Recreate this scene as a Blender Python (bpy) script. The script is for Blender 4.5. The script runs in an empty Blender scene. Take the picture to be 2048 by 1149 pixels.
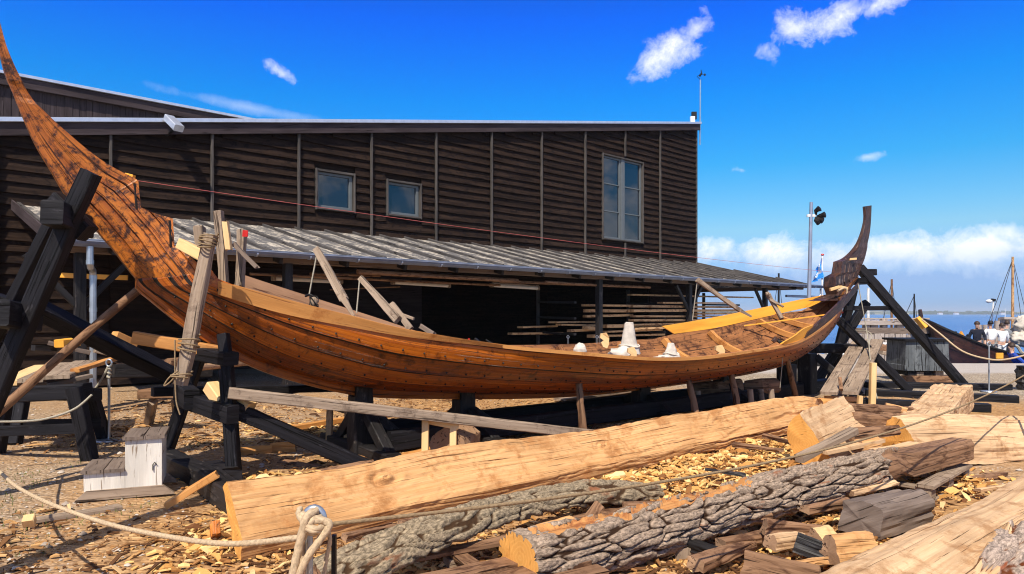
import bpy, math, random
from mathutils import Vector as V, noise, Matrix
random.seed(7)
R = random.uniform
scene = bpy.context.scene
col = scene.collection
F, CX, HY, H = 1400.0, 1024.0, 628.0, 1.6      # lens in photo pixels, axis column, horizon row, eye height


def at(px, py, d):
    return V(((px - CX) * d / F, d, H - (py - HY) * d / F))


def gr(px, py, z=0.0):
    return at(px, py, (H - z) * F / (py - HY))


def nz(x, y=0.0, z=0.0):
    return noise.noise(V((x, y, z)))


def smooth(a, b, x):
    t = max(0.0, min(1.0, (x - a) / (b - a)))
    return t * t * (3 - 2 * t)


def lerp(a, b, t):
    return a + (b - a) * t


class MB:
    """collects faces (with metre UVs) that become one mesh object"""

    def __init__(s):
        s.v, s.f, s.uv, s.mi, s.h, s.m = [], [], [], [], [], 0

    def add(s, v, h=0.5):
        s.v.append(V(v)); s.h.append(h)
        return len(s.v) - 1

    def face(s, idx, uv):
        s.f.append(tuple(idx)); s.uv.append(list(uv)); s.mi.append(s.m)

    def poly(s, pts, uv=None):
        ids = [s.add(p) for p in pts]
        if uv is None:
            p0 = V(pts[0]); e = (V(pts[1]) - p0).normalized()
            n = e.cross(V(pts[-1]) - p0)
            if n.length < 1e-9:
                n = V((0, 0, 1))
            n.normalize(); g = n.cross(e)
            o = R(0, 40)
            uv = [((V(p) - p0).dot(e) + o, (V(p) - p0).dot(g) + o) for p in pts]
        s.face(ids, uv)

    def grid(s, rows, closed=False, uv=None, hs=None, cap=False, flip=False):
        n = len(rows); m = len(rows[0])
        base = len(s.v)
        for i, r in enumerate(rows):
            for j, p in enumerate(r):
                s.add(p, hs[i][j] if hs else 0.5)
        ou, ov = R(0, 60), R(0, 60)
        us = [0.0]
        k = m // 3
        for i in range(1, n):
            us.append(us[-1] + (V(rows[i][k]) - V(rows[i - 1][k])).length)
        mid = rows[n // 2]
        vs = [0.0]
        mm = m if closed else m - 1
        for j in range(mm):
            vs.append(vs[-1] + (V(mid[(j + 1) % m]) - V(mid[j])).length)
        for i in range(n - 1):
            for j in range(mm):
                j2 = (j + 1) % m
                ids = (base + i * m + j, base + i * m + j2, base + (i + 1) * m + j2, base + (i + 1) * m + j)
                q = ((us[i] + ou, vs[j] + ov), (us[i] + ou, vs[j + 1] + ov), (us[i + 1] + ou, vs[j + 1] + ov), (us[i + 1] + ou, vs[j] + ov))
                if flip:
                    ids = ids[::-1]; q = q[::-1]
                s.face(ids, q)
        if cap and closed:
            for r, rev in ((rows[0], True), (rows[-1], False)):
                pts = list(r)[::-1] if rev else list(r)
                s.poly(pts)

    def frame(s, p, q, up=None):
        t = (q - p).normalized()
        up = V(up) if up is not None else V((0, 0, 1))
        if abs(t.dot(up.normalized())) > 0.97:
            up = V((0, 1, 0)) if abs(t.y) < 0.9 else V((1, 0, 0))
        sd = t.cross(up).normalized()
        return t, sd, sd.cross(t).normalized()

    def beam(s, p, q, w, h, up=None, ch=None, seg=1, rough=0.0, w2=None, h2=None, bow=0.0):
        """squared timber from p to q, w wide and h high, chamfered, optionally rough"""
        p, q = V(p), V(q)
        t, sd, u = s.frame(p, q, up)
        L = (q - p).length
        if rough and seg == 1:
            seg = max(2, int(L / 0.16))
        sdx = R(0, 100)
        rows = []
        for i in range(seg + 1):
            k = i / seg
            ww = lerp(w, w if w2 is None else w2, k) / 2
            hh = lerp(h, h if h2 is None else h2, k) / 2
            c = min(ww, hh) * 0.16 if ch is None else ch
            ring = [(-ww + c, -hh), (ww - c, -hh), (ww, -hh + c), (ww, hh - c), (ww - c, hh), (-ww + c, hh), (-ww, hh - c), (-ww, -hh + c)]
            cpt = p.lerp(q, k) + u * (bow * 4 * k * (1 - k))
            row = []
            for j, (a, b) in enumerate(ring):
                d = V((0, 0, 0))
                if rough:
                    d = sd * nz(k * L * 2.3 + sdx, j // 2 * 3.1) * rough + u * nz(k * L * 2.3 + sdx, j // 2 * 3.1, 9) * rough
                    if i in (0, seg):
                        d += t * nz(j * 2.1, sdx) * rough * 1.2
                row.append(cpt + sd * a + u * b + d)
            rows.append(row)
        s.grid(rows, closed=True, cap=True)

    def tube(s, pts, r, n=8, rough=0.0, cap=True, r2=None):
        pts = [V(p) for p in pts]
        rows = []
        up = V((0, 0, 1))
        sdx = R(0, 99)
        m = len(pts)
        for i, p in enumerate(pts):
            a = pts[max(0, i - 1)]; b = pts[min(m - 1, i + 1)]
            t, sd, u = s.frame(a, b, up)
            up = u
            k = i / max(1, m - 1)
            rr = r[i] if isinstance(r, (list, tuple)) else lerp(r, r if r2 is None else r2, k)
            row = []
            for j in range(n):
                an = 2 * math.pi * j / n
                x = rr * (1 + rough * nz(i * 0.7 + sdx, math.cos(an) * 1.5, math.sin(an) * 1.5))
                row.append(p + sd * math.cos(an) * x + u * math.sin(an) * x)
            rows.append(row)
        s.grid(rows, closed=True, cap=cap)

    def rope(s, pts, r, turns=9.0):
        """laid rope: three strands twisting round the path"""
        pts = [V(p) for p in pts]
        out = [pts[0]]
        for a, b in zip(pts, pts[1:]):
            L = (b - a).length
            k = max(1, int(L / (r * 0.8)))
            for i in range(1, k + 1):
                out.append(a.lerp(b, i / k))
        rows = []; up = V((0, 0, 1)); d = 0
        n = 12
        for i, p in enumerate(out):
            a = out[max(0, i - 1)]; b = out[min(len(out) - 1, i + 1)]
            if i:
                d += (p - out[i - 1]).length
            t, sd, u = s.frame(a, b, up)
            up = u
            row = []
            for j in range(n):
                an = 2 * math.pi * j / n
                x = r * (0.86 + 0.2 * abs(math.cos(1.5 * (an - d / (r * turns) * 2 * math.pi))))
                row.append(p + sd * math.cos(an) * x + u * math.sin(an) * x)
            rows.append(row)
        s.grid(rows, closed=True, cap=True)

    def blob(s, c, rx, ry, rz, n=12, m=8, rough=0.0, f=2.0, flat=None):
        c = V(c); rows = []
        sx = R(0, 99)
        for i in range(m + 1):
            th = math.pi * i / m
            row = []
            for j in range(n):
                ph = 2 * math.pi * j / n
                d = V((math.sin(th) * math.cos(ph), math.sin(th) * math.sin(ph), math.cos(th)))
                k = 1 + rough * noise.noise(d * f + V((sx, 0, 0)))
                z = d.z * rz * k
                if flat is not None:
                    z = max(z, flat)
                row.append(c + V((d.x * rx * k, d.y * ry * k, z)))
            rows.append(row)
        s.grid(rows, closed=True)

    def lathe(s, c, prof, n=16):
        c = V(c)
        s.grid([[c + V((r * math.cos(2 * math.pi * j / n), r * math.sin(2 * math.pi * j / n), z)) for j in range(n)] for r, z in prof], closed=True, cap=True)

    def prism(s, pts, off):
        """flat outline pts swept by vector off"""
        pts = [V(p) for p in pts]; off = V(off)
        s.poly(pts[::-1]); s.poly([p + off for p in pts])
        n = len(pts)
        for i in range(n):
            a, b = pts[i], pts[(i + 1) % n]
            s.poly([a, b, b + off, a + off])


ORG = {}


def tag(o, label=None, cat=None, group=None, kind=None):
    if label: o['label'] = label
    if cat: o['category'] = cat
    if group: o['group'] = group
    if kind: o['kind'] = kind
    return o


def obj(name, mb, mats, parent=None, label=None, cat=None, group=None, kind=None, sm=False, vat=False, loc=None):
    if not isinstance(mats, (list, tuple)):
        mats = [mats]
    if parent is not None:
        og = ORG[parent.name]
    elif loc is not None:
        og = V(loc)
    else:
        xs = [v.x for v in mb.v]; ys = [v.y for v in mb.v]; zs = [v.z for v in mb.v]
        og = V(((min(xs) + max(xs)) / 2, (min(ys) + max(ys)) / 2, min(zs)))
    me = bpy.data.meshes.new(name)
    me.from_pydata([(v - og)[:] for v in mb.v], [], mb.f)
    uvl = me.uv_layers.new(name='UVMap')
    flat = []
    for q in mb.uv:
        for a, b in q:
            flat += (a, b)
    uvl.data.foreach_set('uv', flat)
    for m in mats:
        me.materials.append(m)
    if len(mats) > 1:
        me.polygons.foreach_set('material_index', mb.mi)
    if vat:
        a = me.attributes.new('h', 'FLOAT', 'POINT')
        a.data.foreach_set('value', mb.h)
    if sm:
        me.polygons.foreach_set('use_smooth', [True] * len(me.polygons))
    me.validate(); me.update()
    o = bpy.data.objects.new(name, me); col.objects.link(o)
    if parent is not None:
        o.parent = parent
    else:
        o.location = og
    ORG[o.name] = og
    return tag(o, label, cat, group, kind)


def thing(name, label, cat, loc, group=None):
    o = bpy.data.objects.new(name, None); col.objects.link(o)
    o.location = V(loc); o.empty_display_size = 0.2
    ORG[o.name] = V(loc)
    return tag(o, label, cat, group)


def bobj(name, mat, p, q, w, h, parent=None, label=None, cat=None, group=None, **k):
    mb = MB(); mb.beam(p, q, w, h, **k)
    return obj(name, mb, mat, parent, label, cat, group)


def tobj(name, mat, pts, r, parent=None, label=None, cat=None, group=None, sm=True, **k):
    mb = MB(); mb.tube(pts, r, **k)
    return obj(name, mb, mat, parent, label, cat, group, sm=sm)


def sag(a, b, d, n=24):
    a, b = V(a), V(b)
    return [a.lerp(b, i / n) - V((0, 0, d * 4 * (i / n) * (1 - i / n))) for i in range(n + 1)]


def spl(pts, n=8):
    """Catmull-Rom through points"""
    pts = [V(p) for p in pts]; out = []
    for i in range(len(pts) - 1):
        p0, p1, p2, p3 = pts[max(0, i - 1)], pts[i], pts[i + 1], pts[min(len(pts) - 1, i + 2)]
        for k in range(n):
            t = k / n
            out.append(0.5 * ((2 * p1) + (p2 - p0) * t + (2 * p0 - 5 * p1 + 4 * p2 - p3) * t * t + (3 * p1 - p0 - 3 * p2 + p3) * t ** 3))
    out.append(pts[-1])
    return out


# ---------------------------------------------------------------- materials
class NT:
    def __init__(s, name, rough=0.7, spec=0.3):
        s.m = bpy.data.materials.new(name); s.m.use_nodes = True
        s.t = s.m.node_tree; s.b = s.t.nodes['Principled BSDF']
        s.b.inputs['Roughness'].default_value = rough
        s.b.inputs['Specular IOR Level'].default_value = spec

    def n(s, ty, ins=None, **at_):
        nd = s.t.nodes.new(ty)
        for k, v in at_.items():
            setattr(nd, k, v)
        for k, v in (ins or {}).items():
            if isinstance(v, bpy.types.NodeSocket):
                s.t.links.new(v, nd.inputs[k])
            else:
                nd.inputs[k].default_value = v
        return nd

    def uv(s, sx=1, sy=1, src='UV'):
        tc = s.n('ShaderNodeTexCoord')
        return s.n('ShaderNodeMapping', {'Vector': tc.outputs[src], 'Scale': (sx, sy, 1 if src == 'UV' else sx)}).outputs[0]

    def noise(s, vec, sc=1, det=4, ro=0.55, dist=0.0):
        return s.n('ShaderNodeTexNoise', {'Vector': vec, 'Scale': sc, 'Detail': det, 'Roughness': ro, 'Distortion': dist}).outputs[0]

    def ramp(s, fac, stops, interp='LINEAR'):
        nd = s.n('ShaderNodeValToRGB', {'Fac': fac})
        cr = nd.color_ramp; cr.interpolation = interp
        while len(cr.elements) < len(stops):
            cr.elements.new(0.5)
        for e, (p, c) in zip(cr.elements, stops):
            e.position = p
            e.color = (c, c, c, 1) if isinstance(c, (int, float)) else (*c, 1)
        return nd.outputs[0]

    def mix(s, a, b, fac, mode='MIX'):
        nd = s.n('ShaderNodeMix', data_type='RGBA', blend_type=mode)
        for i, v in ((0, fac), (6, a), (7, b)):
            if isinstance(v, bpy.types.NodeSocket):
                s.t.links.new(v, nd.inputs[i])
            else:
                nd.inputs[i].default_value = v if i == 0 else (*v, 1)
        return nd.outputs[2]

    def mul(s, a, b, op='MULTIPLY'):
        return s.n('ShaderNodeMath', {0: a, 1: b}, operation=op).outputs[0]

    def col(s, c):
        if isinstance(c, bpy.types.NodeSocket):
            s.t.links.new(c, s.b.inputs['Base Color'])
        else:
            s.b.inputs['Base Color'].default_value = (*c, 1)

    def bump(s, h, st=0.4, d=0.02):
        nd = s.n('ShaderNodeBump', {'Height': h, 'Strength': st, 'Distance': d})
        s.t.links.new(nd.outputs[0], s.b.inputs['Normal'])


def wood(name, c1, c2, crack=(0.03, 0.02, 0.012), ck=0.35, rough=0.75, spec=0.25, stain=None, sa=0.5, ob=0.0, bump=0.5, gx=1.0, gy=26.0, wear=None, wa=0.4, smear=0.0):
    """timber: grain along the piece (U), blotchy tone, drying checks, optional stain and wear"""
    t = NT(name, rough, spec)
    g = t.noise(t.uv(gx * 1.4, gy), 1.0, 5, 0.6, 0.6)
    base = t.mix(c1, c2, t.ramp(g, [(0.3, 0), (0.7, 1)]))
    b2 = t.noise(t.uv(0.8, 3.2), 1.0, 3, 0.5)
    base = t.mix(base, tuple(x * 0.62 for x in c1), t.ramp(b2, [(0.45, 0), (0.75, 0.75)]))
    fine = t.noise(t.uv(7, 160), 1, 2, 0.5)
    base = t.mix(base, tuple(min(1, x * 1.3) for x in c2), t.ramp(fine, [(0.55, 0), (0.8, 0.4)]))
    ckn = t.noise(t.uv(gx * 1.9, gy * 1.7), 1, 3, 0.55, 1.2)
    ckm = t.ramp(ckn, [(ck - 0.03, 1), (ck + 0.03, 0)])
    base = t.mix(base, crack, ckm)
    if stain:
        sn = t.noise(t.uv(2.6, 5.5), 1.6, 7, 0.68, 0.8) if not ob else t.noise(t.uv(1, 1, 'Object'), ob, 9, 0.74, 0.3)
        base = t.mix(base, stain, t.ramp(sn, [(0.5 - (sa - 0.5) * 0.25, 0), (0.62 - (sa - 0.5) * 0.25, 1)]))
    if wear:
        wn = t.noise(t.uv(3.1, 8), 1.3, 6, 0.7, 0.4)
        base = t.mix(base, wear, t.ramp(wn, [(0.6 - wa * 0.2, 0), (0.72 - wa * 0.2, 0.85)]))
    t.col(base)
    hh = t.mul(g, t.mul(ckm, -1.5), 'ADD')
    t.bump(hh, bump, 0.006)
    return t.m


def plain(name, c, rough=0.6, metal=0.0, spec=0.4, var=0.25, sc=6.0, bump=0.0):
    t = NT(name, rough, spec)
    n = t.noise(t.uv(1, 1, 'Object'), sc, 5, 0.6)
    t.col(t.mix(c, tuple(x * (1 - var * 1.6) for x in c), t.ramp(n, [(0.4, 0), (0.7, 1)])))
    t.b.inputs['Metallic'].default_value = metal
    if bump:
        t.bump(n, bump, 0.02)
    return t.m


M = {}
M['siding'] = wood('tarred_siding', (0.013, 0.0072, 0.005), (0.042, 0.0255, 0.018), (0.004, 0.0025, 0.002), 0.36, 0.8, 0.08, gx=0.35, gy=14, stain=(0.010, 0.0065, 0.006), sa=0.5, bump=0.25)
M['siding_up'] = wood('grey_boards', (0.034, 0.025, 0.027), (0.072, 0.055, 0.058), (0.008, 0.006, 0.006), 0.34, 0.75, 0.12, gx=0.6, gy=14)
M['batten'] = wood('weathered_batten', (0.05, 0.043, 0.038), (0.11, 0.095, 0.085), (0.01, 0.008, 0.007), 0.36, gx=1, gy=20)
M['black'] = wood('tarred_black_timber', (0.008, 0.0075, 0.009), (0.020, 0.019, 0.023), (0.002, 0.002, 0.002), 0.40, 0.6, 0.14, gx=0.5, gy=22, wear=(0.055, 0.052, 0.06), wa=0.05, bump=0.6)
M['blackw'] = wood('worn_black_timber', (0.010, 0.009, 0.0095), (0.026, 0.023, 0.024), (0.003, 0.002, 0.002), 0.40, 0.55, 0.3, gx=0.6, wear=(0.10, 0.085, 0.078), wa=0.15, bump=0.6)
M['hull'] = wood('oiled_strake', (0.24, 0.046, 0.004), (0.56, 0.150, 0.010), (0.04, 0.009, 0.002), 0.375, 0.30, 0.5, stain=(0.10, 0.020, 0.003), sa=0.38, ob=8.0, gx=0.3, gy=34, bump=0.7)
M['hull2'] = wood('darker_oiled_strake', (0.15, 0.028, 0.003), (0.42, 0.100, 0.007), (0.03, 0.007, 0.002), 0.39, 0.30, 0.5, stain=(0.06, 0.012, 0.002), sa=0.46, ob=7.0, gx=0.3, gy=34, bump=0.7)
M['tar'] = plain('tar_seam', (0.012, 0.007, 0.004), 0.6)
M['hulld'] = wood('dark_oiled_strake', (0.22, 0.075, 0.018), (0.36, 0.14, 0.036), (0.02, 0.007, 0.003), 0.36, 0.5, 0.4, stain=(0.055, 0.018, 0.006), sa=0.62, gx=0.7, gy=20, bump=0.6)
M['hullin'] = wood('hull_inside', (0.22, 0.085, 0.028), (0.38, 0.165, 0.060), (0.02, 0.008, 0.004), 0.38, 0.6, 0.3, stain=(0.06, 0.022, 0.010), sa=0.5, ob=4.0, gx=0.5, gy=26, bump=0.7)
M['stem'] = wood('mottled_stem', (0.28, 0.062, 0.006), (0.60, 0.19, 0.018), (0.02, 0.007, 0.003), 0.38, 0.42, 0.45, stain=(0.045, 0.013, 0.005), sa=0.6, ob=13.0, gx=0.5, gy=24, bump=0.9)
M['stemd'] = wood('dark_stem', (0.055, 0.024, 0.016), (0.11, 0.045, 0.026), (0.006, 0.003, 0.003), 0.4, 0.5, 0.45, stain=(0.02, 0.009, 0.008), sa=0.6, wear=(0.26, 0.2, 0.18), wa=0.15, bump=0.7)
M['orange'] = wood('fresh_oiled_plank', (0.86, 0.37, 0.035), (0.92, 0.44, 0.055), (0.5, 0.18, 0.02), 0.3, 0.5, 0.4, gx=0.5, gy=16, bump=0.2)
M['fresh'] = wood('fresh_strake', (0.50, 0.215, 0.055), (0.64, 0.31, 0.095), (0.24, 0.08, 0.02), 0.33, 0.6, 0.3, gx=0.5, gy=20, bump=0.4, stain=(0.36, 0.13, 0.03), sa=0.42, ob=2.6)
M['pink'] = wood('raw_plank', (0.48, 0.26, 0.135), (0.60, 0.34, 0.19), (0.16, 0.07, 0.04), 0.33, 0.7, 0.2, gx=0.5, gy=18, bump=0.3)
M['pale'] = wood('new_pine', (0.72, 0.46, 0.20), (0.82, 0.56, 0.28), (0.40, 0.20, 0.07), 0.31, 0.65, 0.25, gx=0.5, gy=16, bump=0.3)
M['lumber'] = wood('stored_lumber', (0.50, 0.29, 0.13), (0.66, 0.40, 0.20), (0.16, 0.07, 0.03), 0.33, 0.7, 0.25, stain=(0.24, 0.115, 0.05), sa=0.5, gx=0.5, gy=16, bump=0.3)
M['greyw'] = wood('grey_weathered', (0.25, 0.180, 0.125), (0.40, 0.305, 0.225), (0.05, 0.032, 0.022), 0.36, 0.8, 0.2, gx=0.6, gy=26, bump=0.8, stain=(0.15, 0.105, 0.075), sa=0.45, ob=5.0)
M['greyd'] = wood('dark_grey_weathered', (0.14, 0.102, 0.08), (0.24, 0.185, 0.15), (0.04, 0.027, 0.02), 0.35, 0.8, 0.2, gx=0.8, gy=20, bump=0.8)
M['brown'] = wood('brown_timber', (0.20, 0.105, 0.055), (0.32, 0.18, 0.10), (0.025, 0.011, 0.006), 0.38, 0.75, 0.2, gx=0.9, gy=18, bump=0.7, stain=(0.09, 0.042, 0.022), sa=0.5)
M['hewn'] = wood('hewn_oak', (0.52, 0.265, 0.10), (0.72, 0.42, 0.195), (0.16, 0.055, 0.018), 0.335, 0.8, 0.12, gx=0.5, gy=46, bump=1.0, stain=(0.42, 0.195, 0.07), sa=0.5, ob=3.4)
M['hewn2'] = wood('split_oak', (0.50, 0.31, 0.165), (0.70, 0.48, 0.28), (0.16, 0.075, 0.035), 0.335, 0.8, 0.15, gx=0.5, gy=30, bump=1.0, stain=(0.36, 0.20, 0.095), sa=0.5, ob=4.0)
M['cutd'] = wood('old_end_grain', (0.27, 0.155, 0.085), (0.40, 0.245, 0.145), (0.06, 0.03, 0.02), 0.38, 0.8, 0.2, gx=8, gy=9, bump=0.6)
M['whitep'] = wood('flaking_white_paint', (0.66, 0.61, 0.53), (0.76, 0.71, 0.63), (0.24, 0.17, 0.11), 0.355, 0.55, 0.35, gx=1.2, gy=24, bump=0.3)
M['whiteboat'] = plain('white_boat_paint', (0.8, 0.8, 0.78), 0.4)
M['pier'] = wood('sea_grey_pier', (0.33, 0.27, 0.23), (0.48, 0.41, 0.36), (0.06, 0.04, 0.035), 0.38, 0.8, 0.2, gx=0.8, gy=10)
M['steel'] = plain('galvanised_steel', (0.46, 0.50, 0.54), 0.38, 0.75, 0.5, 0.15)
M['gutter'] = plain('zinc_gutter', (0.36, 0.40, 0.50), 0.42, 0.55, 0.5, 0.15, 3)
M['flash'] = plain('zinc_flashing', (0.62, 0.66, 0.74), 0.35, 0.55, 0.5, 0.1)
M['iron'] = plain('black_iron', (0.02, 0.018, 0.017), 0.5, 0.4)
M['dark'] = plain('dark_void', (0.012, 0.009, 0.008), 0.9)
M['frame'] = plain('grey_window_frame', (0.12, 0.135, 0.14), 0.5, var=0.1)
M['framew'] = plain('pale_frame', (0.44, 0.42, 0.37), 0.55, var=0.1)
M['cloth'] = plain('white_canvas', (0.62, 0.56, 0.48), 0.95, 0, 0.1, 0.22, 7, 0.5)
M['red'] = plain('red_plastic', (0.6, 0.02, 0.015), 0.4)
M['lampw'] = plain('lamp_cover', (0.62, 0.58, 0.52), 0.4, var=0.1)
M['boxw'] = plain('white_box', (0.75, 0.77, 0.8), 0.4, var=0.05)
M['skin'] = plain('skin', (0.55, 0.32, 0.23), 0.55, var=0.08)
M['hair'] = plain('brown_hair', (0.05, 0.028, 0.018), 0.6)
M['navy'] = plain('navy_cloth', (0.014, 0.017, 0.034), 0.9)
M['shirt'] = plain('white_shirt', (0.80, 0.80, 0.80), 0.9, var=0.05)
M['shorts'] = plain('grey_cloth', (0.25, 0.26, 0.27), 0.9)
M['blue'] = plain('blue_cloth', (0.02, 0.07, 0.42), 0.8)
M['bluep'] = plain('blue_paint', (0.03, 0.10, 0.42), 0.5)
M['flagb'] = plain('flag_blue', (0.03, 0.30, 0.80), 0.7, var=0.05)
M['pinkline'] = plain('pink_cord', (0.55, 0.13, 0.12), 0.7)
M['rigging'] = plain('rigging', (0.05, 0.05, 0.055), 0.8)
M['lichen_wood'] = M['greyw']


def rope_mat(name, c):
    t = NT(name, 0.9, 0.1)
    n = t.noise(t.uv(60, 90), 1, 3)
    t.col(t.mix(c, tuple(x * 0.55 for x in c), t.ramp(n, [(0.4, 0), (0.75, 1)])))
    t.bump(n, 0.5, 0.004)
    return t.m


M['rope'] = rope_mat('hemp_rope', (0.55, 0.41, 0.26))
M['roped'] = rope_mat('brown_cord', (0.30, 0.21, 0.12))
M['ropeg'] = rope_mat('grey_cord', (0.42, 0.38, 0.30))


def bark_mat(name, hi, lo, red):
    t = NT(name, 0.95, 0.1)
    h = t.n('ShaderNodeAttribute', attribute_name='h').outputs['Fac']
    n = t.noise(t.uv(30, 60), 1, 4, 0.7)
    n2 = t.noise(t.uv(2.2, 6), 1, 4, 0.6)
    c = t.mix(hi, tuple(x * 0.36 for x in hi), t.ramp(n, [(0.38, 0), (0.6, 1)]))
    c = t.mix(c, red, t.ramp(n2, [(0.61, 0), (0.67, 0.85)]))
    c = t.mix(lo, c, t.ramp(h, [(0.08, 0), (0.40, 1)]))
    t.col(c)
    t.bump(n, 0.7, 0.008)
    return t.m


M['bark'] = bark_mat('oak_bark', (0.43, 0.32, 0.235), (0.035, 0.018, 0.01), (0.26, 0.085, 0.03))
M['barkg'] = bark_mat('lichen_bark', (0.39, 0.30, 0.195), (0.06, 0.032, 0.016), (0.24, 0.085, 0.035))
M['barkp'] = bark_mat('pale_bark', (0.52, 0.40, 0.32), (0.12, 0.035, 0.012), (0.34, 0.09, 0.03))


def cut_mat(name, c1, c2, dk):
    t = NT(name, 0.65, 0.2)
    u = t.uv(1, 1)
    d = t.n('ShaderNodeVectorMath', {0: t.n('ShaderNodeVectorMath', {0: u, 1: (0.52, 0.46, 0)}, operation='SUBTRACT').outputs[0]}, operation='LENGTH').outputs['Value']
    w = t.noise(u, 5, 4, 0.6)
    rg = t.n('ShaderNodeMath', {0: t.mul(t.mul(d, 230), t.mul(w, 26), 'ADD')}, operation='SINE').outputs[0]
    c = t.mix(c1, c2, t.ramp(rg, [(0.2, 0.35), (0.9, 0.75)]))
    c = t.mix(c, dk, t.ramp(t.noise(u, 9, 5, 0.65, 0.8), [(0.55, 0), (0.72, 0.7)]))
    c = t.mix(c, tuple(x * 0.3 for x in dk), t.ramp(t.noise(t.uv(34, 5), 1, 3, 0.5, 1.0), [(0.66, 0), (0.70, 0.8)]))
    t.col(c); t.bump(w, 0.3, 0.006)
    return t.m


M['cut'] = cut_mat('cut_end_grain', (0.68, 0.30, 0.065), (0.80, 0.41, 0.11), (0.46, 0.165, 0.03))


def ground_mat():
    t = NT('gravel_and_sawdust', 0.95, 0.15)
    p = t.uv(1, 1, 'Object')
    vo = t.n('ShaderNodeTexVoronoi', {'Vector': p, 'Scale': 26.0})
    vs = t.n('ShaderNodeTexVoronoi', {'Vector': p, 'Scale': 70.0})
    st = t.ramp(vo.outputs['Color'], [(0.1, (0.24, 0.18, 0.125)), (0.5, (0.43, 0.335, 0.24)), (0.9, (0.61, 0.50, 0.37))])
    st = t.mix(st, (0.20, 0.155, 0.11), t.ramp(vo.outputs['Distance'], [(0.3, 0), (0.62, 0.9)]))
    st = t.mix(st, (0.5, 0.45, 0.38), t.ramp(vs.outputs['Color'], [(0.6, 0), (0.9, 0.7)]))
    # sawdust and bark litter round the slip
    sep = t.n('ShaderNodeSeparateXYZ', {0: p})
    big = t.noise(p, 0.5, 4, 0.6)
    ch = t.noise(t.n('ShaderNodeMapping', {'Vector': p, 'Rotation': (0, 0, 0.5), 'Scale': (9, 30, 1)}).outputs[0], 1, 4, 0.6, 0.5)
    duct = t.ramp(ch, [(0.3, (0.15, 0.07, 0.028)), (0.5, (0.40, 0.215, 0.085)), (0.7, (0.62, 0.38, 0.17))])
    yy = t.ramp(t.mul(t.mul(sep.outputs['Y'], 0.035), t.mul(t.mul(sep.outputs['X'], 0.008), t.mul(big, 0.28, 'MULTIPLY'), 'ADD'), 'ADD'), [(0.0, 1), (0.63, 1), (0.70, 0)])
    xx = t.ramp(t.mul(t.mul(sep.outputs['X'], 0.05), t.mul(0.5, t.mul(big, 0.5), 'ADD'), 'ADD'), [(0.46, 0.25), (0.68, 1)])
    inner = t.ramp(t.mul(t.mul(sep.outputs['Y'], 0.05), t.mul(big, 0.25), 'ADD'), [(0.42, 0), (0.5, 1)])
    road = t.ramp(t.mul(sep.outputs['Y'], 0.03), [(0.555, 0), (0.575, 1)])
    litter = t.mul(t.mul(yy, t.n('ShaderNodeMath', {0: xx, 1: t.mul(inner, 0.6)}, operation='MAXIMUM').outputs[0]), t.ramp(big, [(0.25, 0.45), (0.5, 0.95)]))
    c = t.mix(st, duct, litter)
    rc = t.mix((0.48, 0.43, 0.39), (0.38, 0.34, 0.31), t.noise(p, 3, 5))
    c = t.mix(c, rc, t.mul(road, t.ramp(sep.outputs['X'], [(0.0, 1), (1.0, 1)])))
    gn = t.noise(p, 1.7, 5, 0.65)
    c = t.mix(c, (0.16, 0.17, 0.05), t.ramp(gn, [(0.62, 0), (0.72, 0.4)]))
    t.col(c)
    t.bump(t.mul(t.mul(vo.outputs['Distance'], -1.0), t.mul(ch, 0.5), 'ADD'), 0.9, 0.02)
    return t.m


def chip_mat(name='wood_chips', stops=None):
    t = NT(name, 0.8, 0.2)
    u = t.uv(1, 1)
    n = t.n('ShaderNodeTexWhiteNoise', {'Vector': t.n('ShaderNodeVectorMath', {0: u}, operation='FLOOR').outputs[0]}, noise_dimensions='2D').outputs[0]
    f = t.noise(t.uv(8, 60), 1, 3)
    c = t.ramp(n, stops or [(0.0, (0.14, 0.055, 0.02)), (0.2, (0.42, 0.19, 0.05)), (0.5, (0.66, 0.36, 0.11)), (0.8, (0.80, 0.52, 0.19)), (1.0, (0.86, 0.62, 0.30))])
    t.col(t.mix(c, (0.16, 0.07, 0.03), t.ramp(f, [(0.52, 0), (0.75, 0.5)])))
    return t.m


def stone_mat():
    t = NT('pebbles', 0.8, 0.3)
    u = t.uv(1, 1)
    n = t.n('ShaderNodeTexWhiteNoise', {'Vector': t.n('ShaderNodeVectorMath', {0: u}, operation='FLOOR').outputs[0]}, noise_dimensions='2D').outputs[0]
    t.col(t.ramp(n, [(0.0, (0.20, 0.15, 0.11)), (0.5, (0.38, 0.31, 0.25)), (1.0, (0.58, 0.50, 0.42))]))
    return t.m


def roof_mat():
    t = NT('lichened_felt_roof', 0.85, 0.25)
    p = t.uv(1, 1)
    n = t.noise(t.uv(5.5, 1.3), 1.0, 9, 0.72, 0.4)
    n2 = t.noise(t.uv(9, 9), 1, 4, 0.6)
    c = t.mix((0.085, 0.08, 0.08), (0.16, 0.152, 0.148), n2)
    c = t.mix(c, (0.50, 0.44, 0.36), t.ramp(t.mul(n, t.mul(n2, 0.35), 'ADD'), [(0.68, 0), (0.74, 0.92)]))
    c = t.mix(c, (0.05, 0.045, 0.045), t.ramp(t.noise(t.uv(2, 5), 2, 5, 0.6), [(0.55, 0), (0.66, 0.8)]))
    t.col(c); t.bump(n2, 0.8, 0.02)
    return t.m


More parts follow.
